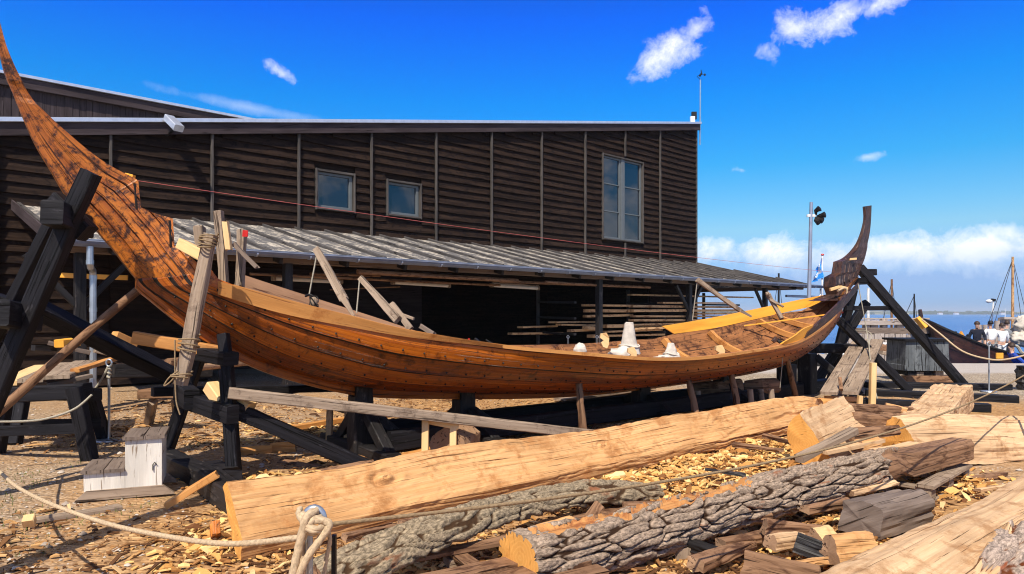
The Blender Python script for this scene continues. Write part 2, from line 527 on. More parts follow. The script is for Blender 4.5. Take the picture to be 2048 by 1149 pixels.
def water_mat():
    t = NT('sea_water', 0.22, 0.4)
    p = t.uv(1, 1, 'Object')
    w = t.noise(t.n('ShaderNodeMapping', {'Vector': p, 'Scale': (0.10, 0.5, 1)}).outputs[0], 1, 6, 0.6)
    f = t.noise(t.n('ShaderNodeMapping', {'Vector': p, 'Scale': (0.004, 0.03, 1)}).outputs[0], 1, 4, 0.6)
    t.col(t.mix((0.012, 0.055, 0.24), (0.035, 0.12, 0.36), t.ramp(f, [(0.4, 0), (0.6, 1)])))
    t.bump(w, 0.6, 0.6)
    return t.m


def glass_mat():
    t = NT('window_pane', 0.015, 0.9)
    t.col((0.006, 0.010, 0.022))
    return t.m


M['ground'] = ground_mat(); M['chip'] = chip_mat(); M['chipold'] = chip_mat('old_wood_chips', [(0.0, (0.06, 0.026, 0.012)), (0.3, (0.18, 0.082, 0.030)), (0.6, (0.36, 0.18, 0.066)), (0.85, (0.56, 0.32, 0.125)), (1.0, (0.68, 0.46, 0.23))]); M['stone'] = stone_mat(); M['roof'] = roof_mat(); M['water'] = water_mat(); M['glass'] = glass_mat()
# ---------------------------------------------------------------- camera, sun, sky
cam = bpy.data.cameras.new('camera'); camo = bpy.data.objects.new('camera', cam); col.objects.link(camo)
cam.sensor_width = 36.0; cam.lens = F / 2048 * 36; cam.shift_y = (HY - 574.5) / 2048
cam.clip_start = 0.05; cam.clip_end = 20000
camo.location = (0, 0, H); camo.rotation_euler = (math.pi / 2, 0, 0)
scene.camera = camo
SUN_EL = math.radians(51); SX, SY = 0.232, 0.973        # horizontal travel of the light
sun = bpy.data.lights.new('sun', 'SUN'); suno = bpy.data.objects.new('sun', sun); col.objects.link(suno)
sun.energy = 5.0; sun.angle = math.radians(0.5); sun.color = (1.0, 0.91, 0.77)
travel = V((SX * math.cos(SUN_EL), SY * math.cos(SUN_EL), -math.sin(SUN_EL)))
suno.rotation_euler = travel.to_track_quat('-Z', 'Y').to_euler()
suno.location = (-4, -12, 20)

world = bpy.data.worlds.new('World'); scene.world = world; world.use_nodes = True
wt = NT.__new__(NT); wt.t = world.node_tree
bg = world.node_tree.nodes['Background']; bg.inputs['Strength'].default_value = 0.08
sky = wt.n('ShaderNodeTexSky', sky_type='NISHITA', sun_disc=False, sun_elevation=SUN_EL, sun_rotation=math.atan2(-SX, -SY), air_density=1.0, dust_density=0.6, ozone_density=3.0)
tcw = wt.n('ShaderNodeTexCoord').outputs['Generated']
sp = wt.n('ShaderNodeSeparateXYZ', {0: tcw})
el = wt.mul(sp.outputs['Z'], 0.0, 'ARCSINE')
azn = wt.mul(sp.outputs['X'], sp.outputs['Y'], 'ARCTAN2')
grad = wt.ramp(sp.outputs['Z'], [(0.0, (0.15, 0.32, 0.70)), (0.046, (0.22, 0.30, 0.55)), (0.113, (0.30, 0.46, 0.52)), (0.14, (0.22, 0.46, 0.56)), (0.20, (0.07, 0.44, 0.63)), (0.285, (0.010, 0.40, 0.78)), (0.385, (0.006, 0.27, 0.99)), (0.60, (0.05, 0.10, 0.24))])
grad = wt.n('ShaderNodeVectorMath', {0: grad, 'Scale': 2.6}, operation='SCALE').outputs[0]
skyc = wt.mix(sky.outputs[0], grad, 1.0, 'MULTIPLY')
cvec = wt.n('ShaderNodeCombineXYZ', {0: azn, 1: el, 2: 0.0}).outputs[0]


def ae(px, py):
    x, y, z = (px - CX) / F, 1.0, -(py - HY) / F
    return math.atan2(x, y), math.asin(z / math.sqrt(x * x + y * y + z * z))


nA = wt.noise(cvec, 24.0, 11, 0.68, 0.25)
nB = wt.noise(cvec, 9.0, 6, 0.6, 0.5)
clouds = None
for (px, py, rx, ry, rot, dens, rag) in [
        (1350, 94, 84, 42, 0.50, 0.95, 1.0), (1318, 118, 52, 30, 0.25, 0.9, 1.1), (1392, 60, 40, 32, 0.5, 0.9, 1.0), (1580, 58, 38, 40, 0.2, 0.75, 1.2), (1680, 34, 78, 32, 0.30, 0.9, 1.2), (1760, 8, 70, 22, 0.2, 0.85, 1.3),
        (1540, 105, 22, 18, 0, 0.5, 1.6), (562, 146, 30, 12, -0.5, 0.65, 1.5), (505, 217, 190, 12, -0.11, 0.26, 0.55), (1736, 314, 26, 8, 0.1, 0.45, 1.5), (1482, 340, 20, 9, -0.3, 0.5, 1.3),
        (1420, 510, 90, 34, 0, 1.15, 0.9), (1545, 506, 90, 38, 0, 1.15, 0.9), (1690, 520, 120, 40, 0, 1.0, 0.9), (1790, 500, 130, 40, 0, 1.25, 0.8), (1960, 502, 170, 42, 0, 1.3, 0.8), (2250, 500, 230, 46, 0, 1.3, 0.9), (1100, 520, 300, 40, 0, 1.0, 0.9),
        (200, 515, 300, 40, 0, 1.0, 1), (-1000, 300, 500, 90, 0.1, 0.9, 1.2)]:
    a0, e0 = ae(px, py)
    dx = wt.mul(azn, a0, 'SUBTRACT'); dy = wt.mul(el, e0, 'SUBTRACT')
    c_, s_ = math.cos(rot), math.sin(rot)
    u = wt.mul(wt.mul(dx, c_ / (rx / F)), wt.mul(dy, s_ / (rx / F)), 'ADD')
    v = wt.mul(wt.mul(dy, c_ / (ry / F)), wt.mul(dx, -s_ / (ry / F)), 'ADD')
    d = wt.n('ShaderNodeVectorMath', {0: wt.n('ShaderNodeCombineXYZ', {0: u, 1: v}).outputs[0]}, operation='LENGTH').outputs['Value']
    m = wt.mul(wt.mul(1.0, d, 'SUBTRACT'), wt.mul(wt.mul(wt.mul(nA, 0.6), wt.mul(nB, 0.4), 'ADD'), 0.5, 'SUBTRACT'), 'ADD')
    m = wt.mul(wt.mul(wt.mul(1.0, d, 'SUBTRACT'), 0.5), wt.mul(wt.mul(wt.mul(wt.mul(nA, 0.65), wt.mul(nB, 0.35), 'ADD'), 0.5, 'SUBTRACT'), 2.2 * rag), 'ADD')
    m = wt.n('ShaderNodeMapRange', {'Value': m, 'From Min': 0.02, 'From Max': 0.58, 'To Min': 0.0, 'To Max': dens}).outputs[0]
    clouds = m if clouds is None else wt.n('ShaderNodeMath', {0: clouds, 1: m}, operation='MAXIMUM').outputs[0]
# clouds behind the viewer, seen only in the window panes
back = wt.mul(wt.ramp(wt.noise(tcw, 9.0, 8, 0.62, 0.5), [(0.46, 0), (0.60, 1)]), wt.ramp(wt.mul(sp.outputs['Y'], 0.5, 'ADD'), [(0.88, 1), (0.97, 0)]))
clouds = wt.n('ShaderNodeMath', {0: clouds, 1: wt.mul(back, 0.8)}, operation='MAXIMUM').outputs[0]
clouds = wt.n('ShaderNodeClamp', {0: clouds}).outputs[0]
shade = wt.ramp(wt.mul(el, wt.mul(nB, 0.05), 'ADD'), [(0.085, (6.6, 8.2, 10.6)), (0.118, (12.0, 12.2, 12.5))])
skyc = wt.mix(skyc, shade, clouds)
wt.t.links.new(skyc, bg.inputs['Color'])
scene.view_settings.view_transform = 'Standard'; scene.view_settings.look = 'None'
scene.view_settings.exposure = 0.3
scene.cycles.pixel_filter_type = 'BLACKMAN_HARRIS'; scene.cycles.filter_width = 1.1; scene.view_settings.gamma = 1.0
scene.render.film_transparent = False

# ---------------------------------------------------------------- ground, quay, sea, far shore
QY = 22.6                                                # quay edge


def gz(x, y):
    if y < 0 or y > 22 or abs(x) > 26:
        return 0.0
    return 0.03 * nz(x * 0.9, y * 0.9) + 0.012 * nz(x * 4, y * 4, 3)


mb = MB()
ys = [-40, -10, 0]; y = 2.5
while y < QY:
    ys.append(y); y += 0.09 + 0.012 * (y - 2.5)
ys += [QY]
xs = [-160, -60, -26]; x = -14.0
while x < 13:
    xs.append(x); x += 0.11
xs += [14, 16, 20, 26, 60, 160]
mb.grid([[V((x, y, gz(x, y))) for x in xs] for y in ys], flip=True)
mb.grid([[V((x, y, 0)) for x in (-160, -60, -20, 0, 6, 12.4)] for y in (QY, 30, 40, 60)], flip=True)
obj('ground', mb, M['ground'], kind='structure', loc=(0, 0, 0), sm=True)
mb = MB()
mb.poly([(12.4, QY, 0), (12.4, QY, -2.5), (160, QY, -2.5), (160, QY, 0)])
mb.poly([(12.4, 60, 0), (12.4, 60, -2.5), (12.4, QY, -2.5), (12.4, QY, 0)])
mb.poly([(-160, 60, 0), (-160, 60, -2.5), (12.4, 60, -2.5), (12.4, 60, 0)])
obj('quay', mb, M['greyd'], kind='structure')
mb = MB()
mb.grid([[V((x, y, -1.0)) for x in (-9000, -2000, -200, 0, 200, 2000, 9000)] for y in (20, 80, 300, 1200, 4000, 9000)], flip=True)
obj('water', mb, M['water'], kind='structure', loc=(0, 0, -1))

mb = MB()
rows = []
xs2 = [-3600 + i * 26 for i in range(360)]
for (yy, f) in ((2500, 0.0), (2502, 0.35), (2560, 0.7), (2700, 1.0), (2900, 0.9), (3300, 0.0)):
    rows.append([V((x, yy, -1 + f * (13 + 9 * nz(x * 0.0013, 5) + 3 * nz(x * 0.011, yy) + 1.5 * nz(x * 0.05, yy)))) for x in xs2])
mb.grid(rows, flip=True)
t = NT('far_shore', 0.9, 0.1)
fn = t.noise(t.n('ShaderNodeMapping', {'Vector': t.uv(1, 1, 'Object'), 'Scale': (0.006, 0.006, 0.12)}).outputs[0], 1, 5, 0.6)
t.col(t.mix((0.05, 0.085, 0.055), (0.30, 0.27, 0.16), t.ramp(fn, [(0.52, 0), (0.6, 1)])))
obj('hills', mb, t.m, kind='structure')
mb = MB()
for i in range(900):
    x = R(-2500, 4800); d = R(2480, 2520)
    if nz(x * 0.004, 7) < -0.1 and R(0, 1) < 0.75:
        continue
    mb.blob((x, d, R(-1, 3)), R(8, 22), 8, R(5, 11), 7, 5, 0.5)
t = NT('far_trees', 0.9, 0.1); t.col((0.035, 0.06, 0.035))
obj('treeline', mb, t.m, kind='stuff')
for px in (1880, 1912, 2005, 1500):
    p = at(px, 629, 2440)
    mb = MB(); w_ = R(5, 9)
    mb.beam((p.x - w_, p.y, 1.5), (p.x + w_, p.y, 1.5), 10, 5, ch=0)
    mb2 = MB(); mb2.prism([(p.x - w_, p.y - 6, 4.1), (p.x - w_, p.y, 7), (p.x - w_, p.y + 6, 4.1)], (2 * w_, 0, 0))
    th = thing('shore_house', 'tiny pale house on the far shore across the water', 'house', (p.x, p.y, 0), 'houses on the far shore')
    obj('wall', mb, M['boxw'], th); obj('roof', mb2, M['greyd'], th)

# ---------------------------------------------------------------- boathouse
P0 = V((-9.57, 14.5, 0)); WD = V((0.737, 0.676, 0)); WN = V((0.676, -0.737, 0))


def wl(a, o, z):
    return P0 + WD * a + WN * o + V((0, 0, z))


def a_of(px, o=0.0):
    r = (px - CX) / F
    b = P0 + WN * o
    return (r * b.y - b.x) / (WD.x - r * WD.y)


def wz(px, py, o=0.0):
    b = P0 + WN * o + WD * a_of(px, o)
    return H - (py - HY) * b.y / F


def roofz(a):
    return 5.52 + 0.1815 * a


ZJ, ZE, OE = 3.80, 2.75, 4.38
A1 = 23.85
bh = thing('boathouse', 'big dark clapboard boathouse with sloping top edge, long lean-to roof and three windows', 'building', wl(9, 0, 0))
# main volume behind the cladding
mb = MB()
OP0, OP1, OPZ = 3.2, 20.5, 2.75                        # open workshop front under the lean-to
for (a, b) in ((-7, OP0), (OP0, OP1), (OP1, A1 - 0.05)):
    zb = OPZ if a == OP0 else 0
    mb.poly([wl(a, -0.03, zb), wl(b, -0.03, zb), wl(b, -0.03, roofz(b) - 0.1), wl(a, -0.03, roofz(a) - 0.1)])
e = A1 - 0.05
mb.poly([wl(e, -0.03, 0), wl(e, -9, 0), wl(e, -9, roofz(e) - 0.1), wl(e, -0.03, roofz(e) - 0.1)])
mb.poly([wl(e, -9, 0), wl(-7, -9, 0), wl(-7, -9, roofz(-7) - 0.1), wl(e, -9, roofz(e) - 0.1)])
mb.poly([wl(-7, -9, 0), wl(-7, -0.03, 0), wl(-7, -0.03, roofz(-7) - 0.1), wl(-7, -9, roofz(-7) - 0.1)])
obj('wall', mb, M['siding'], bh)
mb = MB()
mb.beam(wl(-7.2, -4.5, roofz(-7.2) - 0.02), wl(A1 + 0.1, -4.5, roofz(A1 + 0.1) - 0.02), 9.3, 0.12, ch=0.01)
obj('roof', mb, M['roof'], bh)
mb = MB(); mb.beam(wl(-7.2, 0.2, roofz(-7.2) - 0.13), wl(A1 + 0.05, 0.2, roofz(A1 + 0.05) - 0.13), 0.04, 0.26, ch=0.004, seg=20)
obj('fascia', mb, M['siding_up'], bh)
mb = MB(); mb.beam(wl(-7.2, 0.22, roofz(-7.2) + 0.05), wl(A1 + 0.1, 0.22, roofz(A1 + 0.1) + 0.05), 0.12, 0.09, ch=0.006, seg=12)
obj('roof_edge', mb, M['flash'], bh)
bpx = [218, 420, 593, 738, 867, 978, 1078, 1165, 1245, 1315]
ba = [a_of(p) for p in bpx]
WIN = [(a_of(632), a_of(703), 4.42, 5.37), (a_of(773), a_of(836), 4.46, 5.37), (a_of(1203), a_of(1281), 4.46, 7.58)]
# clapboards: sagging feather-edged boards between the battens
mb = MB()
edges = [-7.0, -5.2, -3.0, -0.9] + ba + [A1]
for a, b in zip(edges, edges[1:]):
    z = 0.06 if b < 2 else 0.06
    k = 0
    while z < roofz(b) - 0.15:
        hgt = 0.232 + R(-0.01, 0.01)
        a0, b0 = a + 0.01, b - 0.01
        zt = z + hgt
        if zt > roofz(a) - 0.1:
            a0 = max(a0, (zt - 0.0 - 5.42) / 0.1815)
        spans = [(a0, b0)]
        if zt < OPZ + 0.1 and b0 > OP0 and a0 < OP1:
            spans = [q for q in ((a0, min(b0, OP0)), (max(a0, OP1), b0)) if q[1] - q[0] > 0.06]
        for (wa, wb, z0, z1) in WIN:
            if zt > z0 - 0.10 and z < z1 + 0.08:
                ns = []
                for (s0, s1) in spans:
                    if wb + 0.08 <= s0 or wa - 0.08 >= s1:
                        ns.append((s0, s1))
                    else:
                        if wa - 0.08 > s0 + 0.05: ns.append((s0, wa - 0.08))
                        if wb + 0.08 < s1 - 0.05: ns.append((wb + 0.08, s1))
                spans = ns
        for (s0, s1) in spans:
            if s1 - s0 < 0.06: continue
            n = max(2, int((s1 - s0) / 0.5) + 1)
            sagd = R(0.0, 0.022); sd = R(0, 50); ov = 0.045
            rows = []
            for i in range(n + 1):
                q = s0 + (s1 - s0) * i / n
                dz = -sagd * math.sin(math.pi * i / n) + 0.006 * nz(q * 1.5, sd)
                do = 0.014 * nz(q * 1.2, sd, 4) + 0.006
                rows.append([wl(q, 0.0, zt + ov), wl(q, 0.018, zt + ov), wl(q, 0.094 + do, z + dz), wl(q, 0.062 + do, z + dz - 0.006)])
            mb.grid(rows, closed=True, cap=True)
        z = zt
obj('cladding', mb, M['siding'], bh)
for p, a in zip(bpx, ba):
    mb = MB()
    bot = ZJ - 0.1 if a > -0.2 else 0.05
    top = roofz(a) - 0.13
    if 1230 < p < 1260:
        mb.beam(wl(a, 0.135, bot), wl(a, 0.135, 4.34), 0.055, 0.07, up=WN, ch=0.006, seg=3, rough=0.008)
        obj('batten', mb, M['batten'], bh); mb = MB()
        mb.beam(wl(a, 0.135, 7.70), wl(a, 0.135, top), 0.055, 0.07, up=WN, ch=0.006, seg=6, rough=0.008)
    else:
        mb.beam(wl(a, 0.135, bot), wl(a, 0.135, top), 0.055, 0.075, up=WN, ch=0.006, seg=14, rough=0.010)
    obj('batten', mb, M['batten'], bh)
for a in (-5.2, -3.0, -0.9):
    bobj('batten', M['batten'], wl(a, 0.135, 0.02), wl(a, 0.135, roofz(a) - 0.13), 0.055, 0.075, bh, up=WN)
mb = MB(); mb.beam(wl(A1 + 0.01, 0.03, 0), wl(A1 + 0.01, 0.03, roofz(A1) - 0.13), 0.11, 0.12, up=WN, ch=0.01, seg=10)
obj('corner_board', mb, M['batten'], bh)
for i, (a, b, z0, z1) in enumerate(WIN):
    mb = MB()
    for (u0, v0, u1, v1) in ((a - 0.035, z0 - 0.07, a - 0.035, z1 + 0.07), (b + 0.035, z0 - 0.07, b + 0.035, z1 + 0.07)):
        mb.beam(wl(u0, 0.05, v0), wl(u1, 0.05, v1), 0.045, 0.16, up=WN, ch=0.006)
    mb.beam(wl(a - 0.004, 0.05, z1 + 0.035), wl(b + 0.004, 0.05, z1 + 0.035), 0.13, 0.06, ch=0.006)
    mb.beam(wl(a - 0.004, 0.06, z0 - 0.035), wl(b + 0.004, 0.06, z0 - 0.035), 0.16, 0.05, ch=0.006)
    w = obj('window', mb, M['batten'], bh)
    ORG[w.name] = ORG[bh.name]
    mb = MB()
    parts = [(a, b)] if i < 2 else [(a, (a + b) / 2 - 0.101), ((a + b) / 2 + 0.101, b)]
    for (s0, s1) in parts:
        for (u0, v0, u1, v1) in ((s0 + 0.03, z0 + 0.002, s0 + 0.03, z1 - 0.002), (s1 - 0.045, z0 + 0.002, s1 - 0.045, z1 - 0.002)):
            mb.beam(wl(u0, 0.005, v0), wl(u1, 0.005, v1), 0.06 if u0 < s1 - 0.2 else 0.09, 0.06, up=WN, ch=0.005)
        for zz in (z0 + 0.035, z1 - 0.035):
            mb.beam(wl(s0 + 0.062, 0.004, zz), wl(s1 - 0.092, 0.004, zz), 0.055, 0.066, ch=0.004)
        if i == 2:
            for kk in (1, 2):
                zz = z0 + (z1 - z0) * kk / 3
                mb.beam(wl(s0 + 0.062, 0.004, zz), wl(s1 - 0.092, 0.004, zz), 0.05, 0.04, ch=0.004)
    if i == 2:
        m = (a + b) / 2
        mb.beam(wl(m, 0.03, z0), wl(m, 0.03, z1), 0.20, 0.07, up=WN, ch=0.006)
    obj('frame', mb, M['frame'], w)
    mb = MB(); mb.poly([wl(a, -0.012, z0), wl(b, -0.012, z0), wl(b, -0.012, z1), wl(a, -0.012, z1)])
    obj('pane', mb, M['glass'], w)

M['ribs'] = wood('felt_rib', (0.05, 0.045, 0.044), (0.11, 0.10, 0.095), (0.02, 0.018, 0.017), 0.4, 0.85, 0.2, gx=1, gy=9)
# lean-to roof with hipped right end
AE0, AE1 = -0.62, 26.35
mb = MB(); n = 30
top = [wl(lerp(-0.62, A1, i / n), 0.04, ZJ) for i in range(n + 1)]
bot = [wl(lerp(AE0, AE1, i / n), OE, ZE) for i in range(n + 1)]
rows = [[t_.lerp(b_, k / 8) + V((0, 0, 0.008 * nz(i, k * 2))) for k in range(9)] for i, (t_, b_) in enumerate(zip(top, bot))]
mb.grid(rows, flip=True)
lo = [[p - V((0, 0, 0.07)) for p in r] for r in rows]
mb.grid(lo)
for r in (rows[0],):
    mb.poly([r[0], r[-1], r[-1] - V((0, 0, 0.07)), r[0] - V((0, 0, 0.07))])
hip = [wl(A1, 0.04, ZJ), wl(AE1, OE, ZE), wl(AE1, -5, ZE), wl(A1, -5, ZJ)]
mb.poly(hip); mb.poly([p - V((0, 0, 0.07)) for p in hip][::-1])
lt = obj('lean_to_roof', mb, M['roof'], bh)
ORG[lt.name] = ORG[bh.name]
mb = MB(); a = -0.55
while a < 26.2:
    tp = wl(a, 0.06, ZJ + 0.02) if a < A1 else wl(a, (a - A1) / (AE1 - A1) * OE, lerp(ZJ, ZE, (a - A1) / (AE1 - A1)) + 0.02)
    mb.beam(tp, wl(a, OE - 0.02, ZE + 0.03), 0.065, 0.07, ch=0.012, seg=6, rough=0.012)
    a += 0.84
obj('roof_rib', mb, M['ribs'], lt)
mb = MB(); mb.beam(wl(-0.66, 0.1, ZJ - 0.02), wl(-0.66, OE, ZE - 0.02), 0.03, 0.2, ch=0.003)
obj('verge_board', mb, M['siding_up'], bh)
mb = MB()
n = 26
for i in range(n):                                     # half-round zinc gutter in lengths
    a0, a1 = lerp(AE0 - 0.05, AE1 + 0.3, i / n), lerp(AE0 - 0.05, AE1 + 0.3, (i + 1) / n)
    rws = []
    for a in (a0, a1):
        rws.append([wl(a, OE + 0.075 + 0.075 * math.cos(th), ZE - 0.005 - 0.085 * math.sin(th)) for th in [math.pi * j / 8 for j in range(9)]])
    mb.grid(rws); mb.grid(rws, flip=True)
    mb.beam(wl(a1, OE + 0.077, ZE - 0.05), wl(a1 + 0.03, OE + 0.077, ZE - 0.05), 0.165, 0.10, ch=0.04)
mb.beam(wl(AE0 - 0.05, OE + 0.155, ZE), wl(AE1 + 0.3, OE + 0.155, ZE), 0.02, 0.02, ch=0.003, seg=3)
mb.beam(wl(AE0 - 0.05, OE + 0.02, ZE + 0.03), wl(AE1, OE + 0.02, ZE + 0.03), 0.12, 0.012, ch=0.002, seg=3)
obj('gutter', mb, M['gutter'], bh)
ad = a_of(180, OE + 0.07)
p = wl(ad, OE + 0.07, ZE - 0.08)
q = p + V((-0.10, 0.25, 0))
mb = MB(); mb.tube([p, p - V((0, 0, 0.26)), p.lerp(q, 0.2) - V((0, 0, 0.33)), p.lerp(q, 0.85) - V((0, 0, 0.37)), q - V((0, 0, 0.46)), q - V((0, 0, 1.2)), V((q.x, q.y, 0.0))], 0.052, n=12)
for zz in (2.45, 2.22, 1.7, 0.5):
    c = p if zz > 2.43 else q
    mb.tube([V((c.x, c.y, zz)), V((c.x, c.y, zz - 0.07))], 0.058, n=12)
obj('downpipe', mb, M['steel'], bh, sm=False)
pr = wl(AE1 - 0.1, OE + 0.07, ZE - 0.1)
mb = MB(); mb.tube([pr, pr - V((0, 0, 0.25)), pr - V((0.1, 0.02, 0.36)), wl(AE1 - 2.2, OE - 0.4, ZE - 0.44)], 0.05, n=10)
obj('downpipe', mb, M['gutter'], bh)
# posts, eave beam and knee braces
for px in (160, 575, 1198, 1378, 1530):
    a = a_of(px, 3.95)
    mb = MB(); mb.beam(wl(a, 3.95, 0), wl(a, 3.95, ZE - 0.16), 0.16, 0.16, up=WN, ch=0.01)
    pst = obj('post', mb, M['blackw'], bh)
    ORG[pst.name] = ORG[bh.name]
    if px > 1300 or px < 200:
        for s in ((-1, 1) if px < 1500 else (-1,)):
            bobj('knee_brace', M['blackw'], wl(a + 0.06 * s, 3.95, 1.75), wl(a + 0.75 * s, 3.95, ZE - 0.22), 0.09, 0.10, pst)
bobj('eave_beam', M['greyd'], wl(-0.5, 3.95, ZE - 0.08), wl(25.6, 3.95, ZE - 0.08), 0.14, 0.16, bh, seg=20)
bobj('end_beam', M['greyd'], wl(25.2, 3.86, ZE - 0.09), wl(25.2, -2, ZE - 0.09), 0.14, 0.16, bh)
for i in range(18):
    a = 0.2 + i * 1.42
    bobj('rafter', M['blackw'], wl(a, 0.03, ZJ - 0.15), wl(a, OE - 0.06, ZE - 0.13), 0.07, 0.13, bh)
# taller range behind, clad in upright boards
mb = MB(); a = -6.0
while a < 11.5:
    w_ = R(0.13, 0.17); o_ = R(0, 0.02); gap = R(0.0, 0.012)
    if not (-1.9 < a < -0.7):
        mb.beam(wl(a + w_ / 2, -3.0 + o_, 3.4), wl(a + w_ / 2, -3.0 + o_, 7.0), w_ - gap, 0.03, up=WN, ch=0.003)
    else:
        mb.beam(wl(a + w_ / 2, -3.0 + o_, 6.1), wl(a + w_ / 2, -3.0 + o_, 7.0), w_ - gap, 0.03, up=WN, ch=0.003)
    a += w_
bk = thing('upper_hall', 'taller grey hall of upright boards rising behind the boathouse roof', 'building', wl(2, -3, 0))
obj('wall', mb, M['siding_up'], bk)
mb = MB()
for (o0, o1) in ((-3.06, -9.5),):
    c = [wl(-6, o0, 0), wl(11.5, o0, 0), wl(11.5, o1, 0), wl(-6, o1, 0)]
    for i in range(4):
        a_, b_ = c[i], c[(i + 1) % 4]
        mb.poly([a_, b_, b_ + V((0, 0, 7)), a_ + V((0, 0, 7))])
obj('core_wall', mb, M['siding_up'], bk)
mb = MB(); mb.beam(wl(-6.2, -2.88, 7.06), wl(11.6, -2.88, 7.06), 0.05, 0.24, ch=0.005, seg=8)
obj('fascia', mb, M['siding_up'], bk)
mb = MB(); mb.beam(wl(-6.2, -2.86, 7.22), wl(11.6, -2.86, 7.22), 0.12, 0.07, ch=0.005, seg=8)
obj('roof_edge', mb, M['flash'], bk)
mb = MB(); mb.beam(wl(-6.2, -6.2, 7.18), wl(11.6, -6.2, 7.18), 6.6, 0.06, ch=0.005)
obj('roof', mb, M['roof'], bk)
mb = MB(); mb.poly([wl(-1.95, -3.03, 5.3), wl(-0.6, -3.03, 5.3), wl(-0.6, -3.03, 6.1), wl(-1.95, -3.03, 6.1)])
obj('window', mb, M['glass'], bk)
# floodlight box on the roof edge
a = a_of(350, 0.6)
fl = thing('floodlight', 'white boxy floodlight sticking out from the boathouse roof edge', 'floodlight', wl(a, 0.3, wz(350, 245, 0.6)))
z0 = wz(350, 243, 0.6)
mb = MB(); mb.beam(wl(a - 0.05, 0.32, z0 + 0.12), wl(a + 0.04, 0.74, z0 - 0.18), 0.22, 0.15, ch=0.014)
obj('lamp_housing', mb, M['flash'], fl)
mb = MB(); mb.beam(wl(a - 0.02, 0.06, z0 - 0.22), wl(a + 0.03, 0.50, z0 - 0.14), 0.05, 0.04)
mb.beam(wl(a + 0.03, 0.47, z0 - 0.19), wl(a + 0.03, 0.5, z0 + 0.0), 0.1, 0.03)
obj('bracket', mb, M['iron'], fl)
# anemometer mast at the high corner
p = wl(A1 + 0.1, 0.18, 0)
zc = wz(1390, 250)
wm = thing('weather_mast', 'thin pole with wind vane and small white box on the boathouse corner', 'weather mast', (p.x, p.y, zc - 0.7))
tp = at(1392, 160, p.y)
mb = MB(); mb.tube([V((p.x, p.y, zc - 0.9)), V((p.x + 0.02, p.y, tp.z))], 0.028, n=8)
obj('pole', mb, M['steel'], wm, sm=True)
mb = MB()
e1 = at(1399, 150, p.y)
mb.tube([V((p.x + 0.02, p.y, tp.z)), at(1394, 153, p.y), e1, at(1404, 149, p.y)], 0.014, n=6)
for a_ in range(3):
    c = at(1404, 149, p.y) + V((0.12 * math.cos(a_ * 2.1), 0.12 * math.sin(a_ * 2.1), -0.02))
    mb.blob(c, 0.05, 0.05, 0.05, 8, 6); mb.tube([at(1404, 149, p.y), c], 0.008, n=5)
mb.beam(at(1402, 141, p.y), at(1404, 150, p.y), 0.02, 0.08)
obj('wind_vane', mb, M['iron'], wm)
mb = MB(); b_ = at(1385, 241, p.y - 0.1); mb.beam(b_ + V((0, 0, -0.16)), b_ + V((0, 0, 0.16)), 0.2, 0.14, up=(0, 1, 0), ch=0.015)
obj('instrument_box', mb, M['boxw'], wm)
mb = MB(); b_ = at(1388, 230, p.y - 0.02); mb.beam(b_ + V((0, 0, -0.2)), b_ + V((0, 0, 0.12)), 0.22, 0.12, up=(0, 1, 0), ch=0.015)
obj('radiation_shield', mb, M['iron'], wm)
for px in (1050, 1128, 1200):
    a = a_of(px); b_ = wl(a, -0.2, roofz(a))
    mb = MB(); mb.prism([b_ + WD * -0.18, b_ + WD * 0.12, b_ + WD * 0.16 + V((0, 0, 0.2)), b_ + WD * 0.06 + V((0, 0, 0.2))], -WN * 0.25)
    obj('roof_vent', mb, M['flash'], bh)

# strip lights and poles slung under the lean-to
for (x0, y0, x1, y1, wd) in ((550, 557, 684, 564, 'strip light hung at the shed eave, nearest the left props'), (788, 565, 899, 572, 'strip light hung at the shed eave, middle of the three'), (985, 571, 1077, 577, 'strip light hung at the shed eave, nearest the lumber racks')):
    o = 3.3
    p, q = wl(a_of(x0, o), o, wz(x0, y0, o)), wl(a_of(x1, o), o, wz(x1, y1, o))
    fl = thing('strip_light', 'long white unlit ' + wd, 'strip light', p)
    mb = MB(); mb.beam(p, q, 0.10, 0.09, ch=0.03, seg=2); obj('cover', mb, M['lampw'], fl)
    mb = MB()
    for e_ in (p, q):
        d = (q - p).normalized(); mb.beam(e_ - d * 0.06, e_ - d * 0.001, 0.12, 0.11, ch=0.02)
    mb.beam(p + V((0, 0, 0.06)), q + V((0, 0, 0.06)), 0.05, 0.03)
    obj('end_cap', mb, M['greyw'], fl)
for i, (x0, y0, x1, y1, o, r) in enumerate(((715, 544, 1035, 562, 4.0, 0.055), (620, 548, 760, 552, 3.7, 0.03), (500, 548, 1000, 571, 3.6, 0.03), (1000, 563, 1300, 575, 3.9, 0.04), (660, 580, 800, 574, 3.0, 0.015), (1090, 564, 1190, 570, 4.1, 0.03))):
    tobj('slung_pole', M['brown'], [wl(a_of(x0, o), o, wz(x0, y0, o)), wl(a_of((x0 + x1) / 2, o), o, wz((x0 + x1) / 2, (y0 + y1) / 2, o)), wl(a_of(x1, o), o, wz(x1, y1, o))], r, None,
         'long brown pole stored under the lean-to rafters', 'pole', 'poles slung under the lean-to roof', n=7, rough=0.1)
